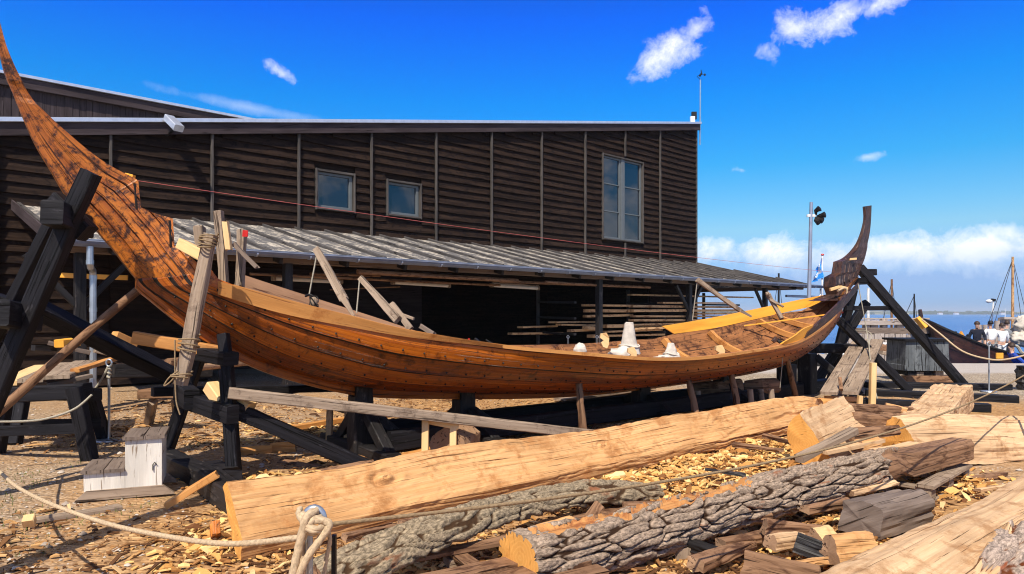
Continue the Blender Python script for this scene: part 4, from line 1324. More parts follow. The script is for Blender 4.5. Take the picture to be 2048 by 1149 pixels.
GS = 'black stands carrying the keel'
for i, (s, lb) in enumerate(((1.72, 'black post stand under the keel nearest the bow trestle'), (3.15, 'second black keel stand from the bow, beside the pale frame'), (6.5, 'black keel stand below the tall canvas block, amidships'), (8.6, 'black keel stand in deep shade, fourth from the bow'))):
    zt = kz(s) - 0.002
    c = bp(s, 0, 0)
    th = thing('keel_stand', lb, 'stand', c, GS)
    bobj('post', M['blackw'], c, c + V((0, 0, zt)), 0.22, 0.24, th, up=AX, rough=0.01)
    for sd in (-1, 1):
        bobj('cheek', M['blackw'], bp(s, sd * 0.085, zt - 0.22), bp(s, sd * 0.085, zt + 0.12), 0.2, 0.06, th, up=AN)
        bobj('brace', M['blackw'], bp(s + 0.02, sd * 0.14, zt * 0.72), bp(s + 0.05, sd * (0.62 if sd > 0 else 0.7), 0.04), 0.13, 0.12, th, up=AX)
    bobj('brace', M['blackw'], bp(s + 0.13, 0, zt * 0.7), bp(s + 0.62, 0, 0.03), 0.12, 0.12, th, up=AN)
    bobj('foot_beam', M['blackw'], bp(s, -0.95, 0.05), bp(s, 0.80, 0.05), 0.18, 0.12, th, rough=0.01)
for (o, lb) in ((0.32, 'long black ground rail under the boat, near side'), (-0.42, 'long black ground rail under the boat, far side')):
    bobj('ground_rail', M['black'], bp(1.9, o, 0.16), bp(10.6, o, 0.16), 0.16, 0.22, None, lb, 'rail', 'black ground rails under the boat', rough=0.008)
bobj('side_rail', M['black'], bp(-0.2, -1.3, 0.72), bp(4.2, -1.55, 0.50), 0.14, 0.10, None, 'black rail running level behind the bow keel', 'rail', rough=0.006)
# bilge props of peeled poles
for (x0, y0, d0, x1, y1, lb) in ((1154, 733, 8.95, 1169, 886, 'peeled pole prop under the hull by the grey rail'), (1371, 730, 10.5, 1396, 848, 'peeled pole prop under the hull, footed on a grey block'),
                                 (1457, 720, 11.35, 1479, 832, 'peeled pole prop under the hull beside the log seats'), (1569, 690, 12.1, 1593, 802, 'peeled pole prop under the hull below the iron clamp')):
    b_ = gp(x1, y1)
    t_ = at(x0, y0, d0)
    pts = [t_.lerp(b_, k / 10) + V((0.012 * nz(k * 0.7, x0), 0, 0)) for k in range(11)]
    tobj('bilge_prop', M['brown'], pts, 0.042, None, lb, 'prop', 'pole props under the hull', n=9, rough=0.25, r2=0.055)
for (x, y, lb) in ((1170, 872, 'grey block at the foot of the prop by the rail'), (1392, 852, 'grey block under the middle pole prop')):
    c = gp(x, y + 12); bobj('foot_block', M['greyd'], c + V((-0.22, 0.1, 0.05)), c + V((0.25, 0.2, 0.05)), 0.2, 0.12, None, lb, 'block', 'blocks under props', rough=0.01)

# bow trestle: two splayed legs, cross bars, raking brace
tr = thing('bow_trestle', 'black splayed timber trestle under the bow of the longboat', 'trestle', gp(400, 940))
bobj('leg', M['black'], at(446, 668, 6.75), at(456, 745, 6.72), 0.10, 0.10, tr, rough=0.006, up=(0, 1, 0))
bobj('leg', M['black'], at(453, 738, 6.72), gp(470, 966), 0.115, 0.12, tr, rough=0.008, up=(0, 1, 0))
bobj('leg', M['black'], at(416, 660, 7.45), gp(326, 924), 0.12, 0.12, tr, rough=0.008, up=(0, 1, 0))
bobj('cross_bar', M['black'], at(392, 706, 7.0), at(462, 718, 6.66), 0.16, 0.13, tr, rough=0.006)
bobj('cross_bar', M['black'], at(360, 795, 7.2), at(466, 830, 6.58), 0.13, 0.17, tr, rough=0.008)
bobj('cross_bar', M['black'], at(362, 782, 7.25), at(384, 800, 6.9), 0.15, 0.20, tr, rough=0.006)
bobj('brace', M['black'], at(466, 818, 6.75), gp(742, 938), 0.12, 0.15, tr, rough=0.008)
bobj('cap_timber', M['fresh'], at(268, 675, 6.8), at(440, 705, 6.95), 0.12, 0.12, None, 'fresh squared timber laid through the bow trestle beneath the stem', 'timber', rough=0.006)
bobj('spacer_block', M['pale'], at(424, 772, 6.9), at(448, 806, 6.8), 0.16, 0.12, None, 'pale block wedged in the bow trestle behind its leg', 'block')
bobj('spacer_block', M['pale'], at(470, 800, 6.85), at(500, 820, 6.8), 0.14, 0.14, None, 'pale wedge block under the end of the grey rail', 'block')
bobj('sill_beam', M['blackw'], gp(322, 935) + V((-0.1, 0.15, 0.09)), gp(395, 1000) + V((0, 0.35, 0.07)), 0.2, 0.18, None, 'black sill beam on the ground beside the white steps', 'beam', rough=0.01)
bobj('sill_beam', M['blackw'], gp(404, 985) + V((0, 0.1, 0.1)), gp(470, 1060) + V((0.1, 0.1, 0.10)), 0.2, 0.2, None, 'black squared beam end beside the big hewn plank', 'beam', rough=0.012)
bobj('loose_plank', M['fresh'], gp(332, 1012, 0.02), at(434, 948, 5.9), 0.10, 0.05, None, 'narrow fresh plank leaning over the black beams', 'plank', rough=0.01)
# grey sawn rail beside the boat and its little pale trestles
bobj('grey_rail', M['greyw'], at(457, 786, 6.6), at(1225, 874, 8.3), 0.10, 0.105, None, 'long grey sawn rail slanting in front of the boat', 'rail', seg=12, rough=0.006)
for (x0, x1, yt, yb0, yb1, d, lb) in ((850, 906, 835, 930, 926, 7.45, 'pale sawhorse under the middle of the grey rail'), (658, 694, 808, 888, 893, 8.7, 'thin pale sawhorse behind the grey rail near the bow')):
    th = thing('sawhorse', lb, 'sawhorse', gp(x0, yb0), 'pale sawhorses')
    sc = d / 1400
    for x, yb in ((x0, yb0), (x1, yb1)):
        b_ = gp(x, yb); bobj('leg', M['pale'] if d < 8 else M['lumber'], V((b_.x, b_.y, 0)), V((b_.x, b_.y + 0.05, H - (yt - HY + (8 if x == x1 else 0)) * b_.y / F)), 0.072, 0.07, th)
    a_ = at(x0 + 8, yt + 4, d + 0.1); b_ = at(x1 + 12, yt + 16, d + 0.1)
    bobj('top_bar', M['pale'] if d < 8 else M['lumber'], a_, b_, 0.05, 0.10, th)
st_ = MB(); c = gp(894, 924); rows = []
st_.tube([c + V((0, 0.05, 0.16)), c + V((0.15, 0.45, 0.16))], 0.21, n=14, rough=0.25)
obj('chopping_stump', st_, M['cutd'], None, 'split grey log end standing behind the pale sawhorse', 'log')
# right-hand cradle, stern trestle
s0 = 10.9
cr = thing('stern_cradle', 'heavy black cradle of timbers under the stern end of the keel', 'cradle', bp(10.9, 0, 0))
for ds in (-0.25, 0.5):
    bobj('post', M['blackw'], bp(s0 + ds, 0.02, 0), bp(s0 + ds, 0.02, kz(s0 + ds) - 0.01), 0.30, 0.26, cr, up=AX)
bobj('beam', M['blackw'], bp(s0 - 0.9, -0.1, 0.12), bp(s0 + 1.6, -0.1, 0.12), 0.25, 0.22, cr)
for sd in (-1, 1):
    bobj('brace', M['blackw'], bp(s0 + 0.6, 0.15 * sd, 0.75), bp(s0 + 0.9, 0.9 * sd, 0.03), 0.13, 0.13, cr)
ar = thing('stern_trestle', 'black raking A-frame trestle bracing the tall stern stem', 'trestle', gp(1800, 782))
def ab(name, x0, y0, d0, x1, y1, d1, w, h):
    bobj(name, M['black'], at(x0, y0, d0), at(x1, y1, d1), w, h, ar, rough=0.006, up=(0, 1, 0))


ab('leg', 1718, 535, 15.45, 1926, 770, 15.3, 0.17, 0.20)
ab('cross_bar', 1700, 564, 15.3, 1740, 562, 15.45, 0.15, 0.12)
ab('cross_bar', 1716, 545, 15.6, 1750, 545, 15.7, 0.14, 0.12)
ab('cross_bar', 1690, 617, 15.1, 1796, 617, 15.5, 0.10, 0.10)
ab('leg', 1732, 606, 15.9, 1625, 776, 15.2, 0.17, 0.17)
ab('leg', 1706, 580, 15.5, 1660, 770, 15.6, 0.16, 0.17)
ab('brace', 1677, 640, 14.5, 1818, 782, 14.6, 0.15, 0.16)
ab('cross_bar', 1622, 697, 14.9, 1730, 697, 15.2, 0.2, 0.30)
for (x0, y0, x1, y1, lb) in ((1630, 769, 1700, 770, 'short black sleeper left of the ramp planks'), (1730, 776, 2020, 781, 'black sleeper on the gravel, farthest of three'), (1730, 792, 2036, 806, 'black sleeper on the gravel, middle of three'), (1715, 812, 1980, 824, 'black sleeper on the gravel, nearest of three')):
    bobj('sleeper', M['black'], gp(x0, y0) + V((0, 0, 0.06)), gp(x1, y1) + V((0, 0, 0.06)), 0.22, 0.14, None, lb, 'sleeper', 'black sleepers behind the ramp', rough=0.006)
# bow scaffold at the left edge
sc_ = thing('bow_scaffold', 'tall black scaffold of heavy leaning timbers at the bow', 'scaffold', gp(-60, 960))
def sb(name, x0, y0, d0, x1, y1, d1, w, h):
    bobj(name, M['black'], at(x0, y0, d0), at(x1, y1, d1), w, h, sc_, rough=0.008, up=(0, 1, 0))


sb('leg', 183, 345, 5.95, 138, 440, 5.95, 0.135, 0.13)
sb('leg', 146, 430, 5.98, -95, 985, 6.0, 0.150, 0.13)
sb('leg', 112, 430, 6.35, -46, 745, 6.4, 0.08, 0.12)
sb('cross_block', 104, 425, 5.7, 168, 455, 6.4, 0.20, 0.17)
sb('cross_block', 106, 400, 6.1, 175, 468, 6.1, 0.17, 0.15)
sb('cross_block', -8, 625, 5.7, 62, 640, 6.3, 0.22, 0.19)
sb('rail', -60, 585, 6.3, 45, 622, 6.4, 0.14, 0.14)
sb('brace', 74, 618, 6.5, 345, 752, 8.0, 0.15, 0.17)
p = [at(-20, 838, 6.2), at(30, 795, 6.35), at(160, 678, 6.8), at(282, 576, 7.2)]
tobj('round_pole', M['brown'], spl(p, 5), 0.042, None, 'slanting round pole propped across the bow scaffold', 'pole', n=10, rough=0.15)
# ---------------------------------------------------------------- big timbers in front
def ring_resample(pts, m):
    n = len(pts); L = [0]
    for i in range(n):
        L.append(L[-1] + math.hypot(pts[(i + 1) % n][0] - pts[i][0], pts[(i + 1) % n][1] - pts[i][1]))
    out = []
    for k in range(m):
        d = L[-1] * k / m
        i = max(j for j in range(n) if L[j] <= d)
        t = (d - L[i]) / max(1e-9, L[i + 1] - L[i])
        a, b = pts[i], pts[(i + 1) % n]
        out.append((lerp(a[0], b[0], t), lerp(a[1], b[1], t)))
    return out


def hewn(name, label, cat, path, secs, mats, nseg=120, m=64, amp=0.012, wob=0.03, seed=0.0, bark=None, barkd=0.03, up=(0, 0, 1), vat=False, group=None, endamp=0.02, chop=0.0, knots=(), far=None, rid=0.0):
    """timber along a path; secs = list of (t, [(side, up)...]) outlines, bark = function(t, k) -> 0..1 where bark covers the skin"""
    path = [V(p) for p in path]
    L = [0]
    for a, b in zip(path, path[1:]): L.append(L[-1] + (b - a).length)
    tot = L[-1]
    sec = [(t, ring_resample(p, m)) for t, p in secs]
    rows, hs = [], []
    U = V(up)
    for i in range(nseg + 1):
        t = i / nseg; d = t * tot
        k = 0
        while k < len(path) - 2 and L[k + 1] < d: k += 1
        f = (d - L[k]) / (L[k + 1] - L[k])
        c = path[k].lerp(path[k + 1], f)
        ta = (path[min(k + 1, len(path) - 1)] - path[k])
        if len(path) > 2:
            tb = path[min(k + 2, len(path) - 1)] - path[min(k + 1, len(path) - 2)]
            ta = ta.normalized().lerp(tb.normalized(), f)
        ta.normalize()
        sd = ta.cross(U).normalized(); u = sd.cross(ta).normalized()
        j = 0
        while j < len(sec) - 2 and sec[j + 1][0] < t: j += 1
        if len(sec) == 1:
            ring = sec[0][1]
        else:
            g = max(0, min(1, (t - sec[j][0]) / (sec[j + 1][0] - sec[j][0])))
            ring = [(lerp(a[0], b[0], g), lerp(a[1], b[1], g)) for a, b in zip(sec[j][1], sec[j + 1][1])]
        cx = sum(p[0] for p in ring) / m; cy = sum(p[1] for p in ring) / m
        row, hr = [], []
        for q, (x, y) in enumerate(ring):
            x0, y0 = ring[q - 1]; x1, y1 = ring[(q + 1) % m]
            nx, ny = (y1 - y0), -(x1 - x0)
            l = math.hypot(nx, ny) or 1
            nx, ny = nx / l, ny / l
            if nx * (x - cx) + ny * (y - cy) < 0: nx, ny = -nx, -ny
            kk = q / m
            w_ = wob * nz(d * 0.9 + seed, x * 1.5, y * 1.5)
            bk_ = bark(t, kk) if bark else 0.0
            hv = 0.5
            dsp = amp * (nz(d * 2.2 + seed, x * 26, y * 26) + 0.5 * nz(d * 6 + seed, x * 60, y * 60))
            if rid:
                wv_ = y * 34 + x * 20 + 2.4 * nz(d * 1.1, 3.0) + 1.2 * nz(d * 2.7, y * 4, 7)
                dsp -= rid * (0.35 + 1.3 * smooth(0.55, 0.8, t)) * max(0, nz(wv_, d * 0.55, seed) - 0.02)
            if chop:
                cc = nz(d * 9 + seed + 2 * nz(x * 5, y * 5, d), x * 11, y * 11)
                dsp -= chop * max(0, cc - 0.15)
            for (kd, kq, kr, ka) in knots:
                rr = math.hypot((d - kd), (kk - kq) * 2.2) / kr
                if rr < 2.2:
                    dsp += ka * math.exp(-rr * rr * 1.3) * math.sin(rr * 7.5)
            if bk_ > 0:
                arc = math.atan2(y - cy, x - cx) * math.hypot(x - cx, y - cy)
                wv = 0.5 * nz(d * 3 + seed, arc * 5)
                P = V((d * 2.9 + seed + wv * 1.2, arc * 23 + 1.1 * nz(d * 1.6, arc * 2.5, seed) + 0.45 * nz(d * 5, arc * 6, seed) + wv * 0.5, seed))
                vd = noise.voronoi(P)[0]
                e_ = vd[1] - vd[0] + 0.07 * nz(d * 22, arc * 34, seed)
                hv = smooth(0.0, 0.20, e_)
                hv2 = hv * (0.8 + 0.5 * nz(d * 9, arc * 20, seed)) + 0.10 * nz(d * 26, arc * 44, seed) + 0.12 * nz(d * 90, arc * 110, seed)
                dsp = lerp(dsp, barkd * (hv2 - 0.25) + amp * nz(d * 2, arc * 6), bk_)
                dsp += barkd * 0.5 * bk_
            nn = sd * nx + u * ny
            e = V((0, 0, 0))
            if i in (0, nseg):
                e = ta * endamp * nz(x * 7 + seed, y * 7, i)
            row.append(c + sd * x + u * y + nn * (dsp + w_) + e)
            hr.append(hv if bk_ > 0.5 else -1.0)
        rows.append(row); hs.append(hr)
    mb = MB()
    mb.grid(rows, closed=True, hs=hs)
    nf = len(mb.f)
    if bark:
        for fi, f in enumerate(mb.f):
            if mb.h[f[0]] < 0: mb.mi[fi] = 2 if far and (fi // m) / nseg > far else 1
        mb.h = [max(0, h) if h >= 0 else 0.0 for h in mb.h]
    mb.m = len(mats) - 1
    for r, rev in ((rows[0], True), (rows[-1], False)):
        c = sum(r, V((0, 0, 0))) / m
        q = list(r)[::-1] if rev else list(r)
        ids = [mb.add(p) for p in q]; ci = mb.add(c)
        e0 = (q[0] - c).normalized(); nn = e0.cross(q[m // 4] - c).normalized(); e1 = nn.cross(e0)
        for i in range(m):
            a, b = q[i], q[(i + 1) % m]
            mb.face((ci, ids[i], ids[(i + 1) % m]), [(0.5, 0.5)] + [((p - c).dot(e0) + 0.5, (p - c).dot(e1) + 0.5) for p in (a, b)])
    return obj(name, mb, mats, None, label, cat, group, sm=bool(bark), vat=bool(bark))


def smooth_by_angle(o, ang=50):
    pass


# 1. long hewn plank, face tilted to the sun
A = V((-1.80, 4.55, 0.0)); B = V((4.75, 10.25, 0.0))
sec = lambda h, w: [(0.10, 0.0), (0.135, 0.12), (0.12, 0.145), (0.13 - w * 0.55, h), (0.115 - w * 0.55, h + 0.012), (0.04 - w * 0.55, h - 0.04), (0.0, 0.04), (0.03, 0.0)]
hp = hewn('hewn_plank', 'very long thick hewn oak plank with bright tool-marked face across the foreground', 'plank', [A + V((0, 0, 0.03)), B + V((0, 0, 0.03))],
          [(0, sec(0.44, 0.5)), (0.10, sec(0.42, 0.5)), (0.2, sec(0.45, 0.52)), (0.3, sec(0.42, 0.5)), (0.45, sec(0.41, 0.5)), (0.58, sec(0.44, 0.5)), (0.66, sec(0.40, 0.5)), (0.8, sec(0.42, 0.5)), (0.92, sec(0.40, 0.5)), (0.97, sec(0.34, 0.4)), (1, sec(0.22, 0.3))],
          [M['hewn'], M['cut']], 420, 120, amp=0.007, wob=0.025, seed=3.3, chop=0.016, rid=0.045, endamp=0.01, knots=((1.15, 0.33, 0.16, 0.022), (3.6, 0.30, 0.1, 0.012), (0.45, 0.27, 0.10, 0.008)))

# 2. lichen-grey bark slab lying in front of it
p0, p1, p2, p3 = at(640, 1190, 3.55), at(850, 1090, 4.15), at(1090, 1012, 5.1), at(1312, 992, 5.75)
slabsec = lambda r, a0=0.35: [(r * math.cos(a), r * math.sin(a)) for a in [math.pi * (0.02 + 0.96 * i / 18) for i in range(19)]] + [((r - 0.035) * math.cos(a), (r - 0.035) * math.sin(a) - 0.01) for a in [math.pi * (0.98 - 0.96 * i / 18) for i in range(19)]]
hewn('bark_slab', 'lichen-grey curved slab of bark lying between the hewn plank and the thick bark log', 'bark slab', spl([p0, p1, p2, p3], 4), [(0, slabsec(0.135)), (0.5, slabsec(0.12)), (0.8, slabsec(0.11)), (1, slabsec(0.06))],
     [M['barkg'], M['brown']], 330, 96, amp=0.008, wob=0.03, seed=9.1, bark=lambda t, k: 1.0 if k < 0.52 else 0.0, barkd=0.026, endamp=0.07)

M['inner'] = wood('stripped_sapwood', (0.42, 0.18, 0.06), (0.60, 0.31, 0.11), (0.22, 0.07, 0.02), 0.34, 0.75, 0.15, gx=0.9, gy=22, stain=(0.30, 0.11, 0.04), sa=0.5, ob=5.0)
# 3. thick bark log with sawn far half
p0, p1 = at(1036, 1126, 3.98), at(1925, 896, 6.75)
rs = lambda r: [(r * math.cos(a) * 1.0, r * math.sin(a)) for a in [2 * math.pi * i / 40 for i in range(40)]]
flat = lambda r: [(r * math.cos(a), min(r * math.sin(a), r * 0.78)) for a in [2 * math.pi * i / 40 for i in range(40)]]
sq = lambda r: [(r * 0.92, -r * 0.9), (r * 0.97, r * 0.5), (r * 0.75, r * 0.85), (-r * 0.9, r * 0.8), (-r * 0.95, -r * 0.9)]


def barkcov(t, k):
    lim = 0.745 + 0.05 * nz(k * 9, 4) - 0.05 * math.cos(2 * math.pi * (k - 0.0))
    if t > lim: return 0.0
    # hewn flat along the top near the left third
    if 0.16 < k < 0.40 and 0.02 < t < 0.40 + 0.05 * nz(k * 14, 2): return 0.0 if nz(t * 26, k * 16) < 0.30 - abs(k - 0.27) * 2.2 else 1.0
    return 1.0


lr = [(t, (flat(0.158 - 0.045 * t + 0.012 * nz(t * 5, 3)))) for t in (0, 0.1, 0.2, 0.35, 0.4)] + [(t, rs(0.158 - 0.045 * t + 0.010 * nz(t * 5, 3))) for t in (0.45, 0.55, 0.65, 0.74)] + [(0.79, sq(0.12)), (1.0, sq(0.10))]
hewn('bark_log', 'thick oak log with deep ridged grey bark and a sawn brown far end', 'log', [p0, at(1250, 1073, 4.45), at(1440, 1015, 4.95), at(1700, 952, 5.75), p1], lr, [M['bark'], M['inner'], M['brown'], M['cut']], 620, 210, amp=0.006, wob=0.016, seed=17.0, bark=barkcov, barkd=0.034, endamp=0.012, far=0.6)
for (px, py, d, w, lb) in ((1372, 1118, 4.55, 0.14, 'weathered block propping the thick bark log at its middle'), (1120, 1140, 4.05, 0.13, 'block under the cut end of the thick bark log'), (1700, 1010, 5.6, 0.14, 'block under the sawn half of the bark log')):
    c = at(px, py, d); bobj('chock', M['greyw'], V((c.x, c.y + 0.05, 0.0)), V((c.x, c.y + 0.05, max(0.08, c.z + 0.03))), w, w, None, lb, 'block', rough=0.01)

# 4. huge half log in the near right corner
p0, p1 = V((0.72, 2.55, 0.36)), V((4.52, 5.52, 0.46))
hs_ = [(-0.10, 0.02), (0.06, 0.055), (0.30, 0.0), (0.44, -0.10), (0.50, -0.22), (0.46, -0.34), (0.1, -0.38), (-0.1, -0.22), (-0.14, -0.06)]
hewn('half_log', 'huge pale hewn half log with leftover bark in the near right corner', 'half log', [p0, p1], [(0, hs_), (1, hs_)], [M['barkp'], M['hewn2'], M['cut']], 360, 150, amp=0.009, wob=0.025, seed=31.0,
     bark=lambda t, k: 1.0 if 0.205 + 0.04 * nz(t * 9, 1) + 0.028 * nz(t * 40, k * 20) < k < 0.62 and t > 0.36 + 0.10 * nz(k * 22, 5) else 0.0, barkd=0.045, chop=0.008)

# 5. split slab at the right
p0, p1 = at(1800, 872, 7.35), at(2240, 868, 8.3)
ss = [(0.22, -0.22), (0.20, -0.05), (0.02, 0.17), (-0.12, 0.20), (-0.26, 0.02), (-0.26, -0.22)]
hewn('split_slab', 'broad pale split oak slab with orange cut end at the right edge', 'slab', [p0, p1], [(0, ss), (0.3, [(x * 1.05, y * 1.15) for x, y in ss]), (1, ss)], [M['hewn2'], M['cut']], 220, 90, amp=0.016, wob=0.05, seed=41.0, chop=0.012, endamp=0.03)
# 6. squared beam running away toward the gravel
p0, p1 = at(1826, 884, 7.5), at(1914, 784, 11.0)
bs = [(-0.30, 0.12), (0.20, 0.12), (0.22, -0.22), (-0.28, -0.28)]
hewn('squared_beam', 'squared oak beam with notched top running back toward the black sleepers', 'beam', [p0, p1], [(0, bs), (1, bs)], [M['hewn2'], M['hewn2']], 200, 70, amp=0.012, wob=0.02, seed=52.0, chop=0.05, endamp=0.02)
# 7. quarter log with round orange end
p0, p1 = at(1636, 880, 7.0), at(1722, 838, 7.8)
qs = [(0.30 * math.cos(a), 0.30 * math.sin(a)) for a in [math.pi * (0.70 + 1.0 * i / 20) for i in range(21)]]
hewn('quarter_log', 'split log with round bright orange sawn end, barked on its left', 'log', [p0, p1], [(0, qs), (1, qs)], [M['barkp'], M['hewn2'], M['cut']], 90, 90, amp=0.008, wob=0.01, seed=61.0, bark=lambda t, k: 1.0 if k < 0.58 else 0.0, barkd=0.02)

# smaller pieces
def piece(name, label, cat, x0, y0, d0, x1, y1, d1, w, h, mat, rough=0.012, group=None, **k):
    mb = MB(); mb.beam(at(x0, y0, d0), at(x1, y1, d1), w, h, rough=rough, **k)
    return obj(name, mb, M[mat], None, label, cat, group)


def split(name, label, cat, x0, y0, d0, x1, y1, d1, w, h, mat, group=None, n=5, tri=False, end='cutd', amp=0.012, **kw):
    rg = random.Random(int(x0 * 7 + y0))
    if tri: pts = [(-0.5, -0.5), (0.55, -0.42), (0.1 + rg.uniform(-.2, .2), 0.5), (-0.2, 0.38)]
    else: pts = [(-0.5, -0.45 + rg.uniform(-.05, .1)), (0.48, -0.5), (0.5 + rg.uniform(-.08, .05), 0.30), (0.25, 0.5), (-0.42, 0.42 + rg.uniform(-.12, .08))]
    a = [(x * w, y * h) for x, y in pts]
    b = [(x * w * rg.uniform(.75, 1.1), y * h * rg.uniform(.7, 1.1)) for x, y in pts]
    return hewn(name, label, cat, [at(x0, y0, d0), at(x1, y1, d1)], [(0, a), (1, b)], [M[mat], M[end]], 46, 40, amp=amp, wob=0.02, seed=x0 * 0.37, chop=0.012, endamp=0.03, group=group, rid=0.02)


piece('split_board', 'narrow grey split board leaning against the orange-ended log', 'board', 1598, 918, 6.6, 1708, 862, 7.0, 0.10, 0.06, 'greyw')
split('split_log', 'dark barky split log behind the orange-ended log', 'log', 1700, 842, 7.8, 1780, 846, 7.9, 0.20, 0.22, 'brown')
split('small_block', 'pale small block between the dark split log and the squared beam', 'block', 1760, 835, 8.0, 1812, 838, 8.05, 0.16, 0.14, 'brown')
split('small_block', 'orange faced splinter block beside the leaning grey board', 'block', 1716, 893, 6.9, 1752, 884, 7.0, 0.14, 0.12, 'hewn')
split('grey_block', 'big square weathered grey baulk in front of the pallet', 'baulk', 1718, 1036, 4.75, 1822, 1010, 5.15, 0.30, 0.25, 'greyd', amp=0.008, end='greyd')
piece('fallen_board', 'flat pale board on the chips beside the round end log', 'board', 1645, 905, 6.7, 1760, 880, 7.0, 0.12, 0.04, 'hewn2')
FW = 'split firewood pieces between the logs'
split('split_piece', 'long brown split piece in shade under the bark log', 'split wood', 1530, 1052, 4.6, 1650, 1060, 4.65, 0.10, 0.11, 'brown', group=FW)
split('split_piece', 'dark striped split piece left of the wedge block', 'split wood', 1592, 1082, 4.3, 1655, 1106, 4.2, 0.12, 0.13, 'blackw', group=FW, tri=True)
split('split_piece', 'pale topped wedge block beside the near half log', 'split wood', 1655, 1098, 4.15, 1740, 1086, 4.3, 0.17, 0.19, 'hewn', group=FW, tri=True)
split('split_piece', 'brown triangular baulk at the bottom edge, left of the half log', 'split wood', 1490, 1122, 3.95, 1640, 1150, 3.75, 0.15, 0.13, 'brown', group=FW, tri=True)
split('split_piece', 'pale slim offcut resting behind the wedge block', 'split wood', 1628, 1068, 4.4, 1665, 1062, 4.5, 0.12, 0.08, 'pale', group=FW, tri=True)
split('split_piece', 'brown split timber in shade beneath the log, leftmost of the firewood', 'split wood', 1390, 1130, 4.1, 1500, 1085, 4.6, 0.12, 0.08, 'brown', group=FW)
piece('support_beam', 'dark brown beam lying under the bark slab', 'beam', 1010, 1090, 4.5, 1260, 1022, 5.5, 0.12, 0.10, 'brown')
split('split_piece', 'pointed upright chunk wedged under the bark slab', 'split wood', 1176, 1042, 5.0, 1196, 1010, 5.05, 0.09, 0.10, 'brown', group=FW, tri=True)
split('split_piece', 'thin pale splinter beside the hewn top of the bark log', 'split wood', 1216, 1040, 4.9, 1238, 1026, 4.95, 0.05, 0.03, 'hewn2', group=FW)
split('split_piece', 'dark flat stick on the pale chips right of the bark slab', 'split wood', 1412, 938, 6.2, 1490, 950, 6.1, 0.07, 0.03, 'blackw', group=FW)
split('split_piece', 'reddish jagged half round chunk in shade before the keel stand', 'split wood', 610, 955, 6.9, 748, 926, 7.1, 0.16, 0.10, 'brown', group=FW, tri=True)
split('split_piece', 'fresh squared offcut lying beyond the bow trestle leg', 'split wood', 478, 905, 7.95, 542, 900, 8.1, 0.12, 0.12, 'fresh', group=FW)
split('split_piece', 'fresh squared offcut touching the raking black brace', 'split wood', 540, 897, 8.15, 592, 896, 8.2, 0.14, 0.14, 'fresh', group=FW)
split('split_piece', 'fresh squared offcut behind the middle of the grey rail', 'split wood', 800, 914, 7.8, 870, 898, 8.1, 0.1, 0.08, 'fresh', group=FW)
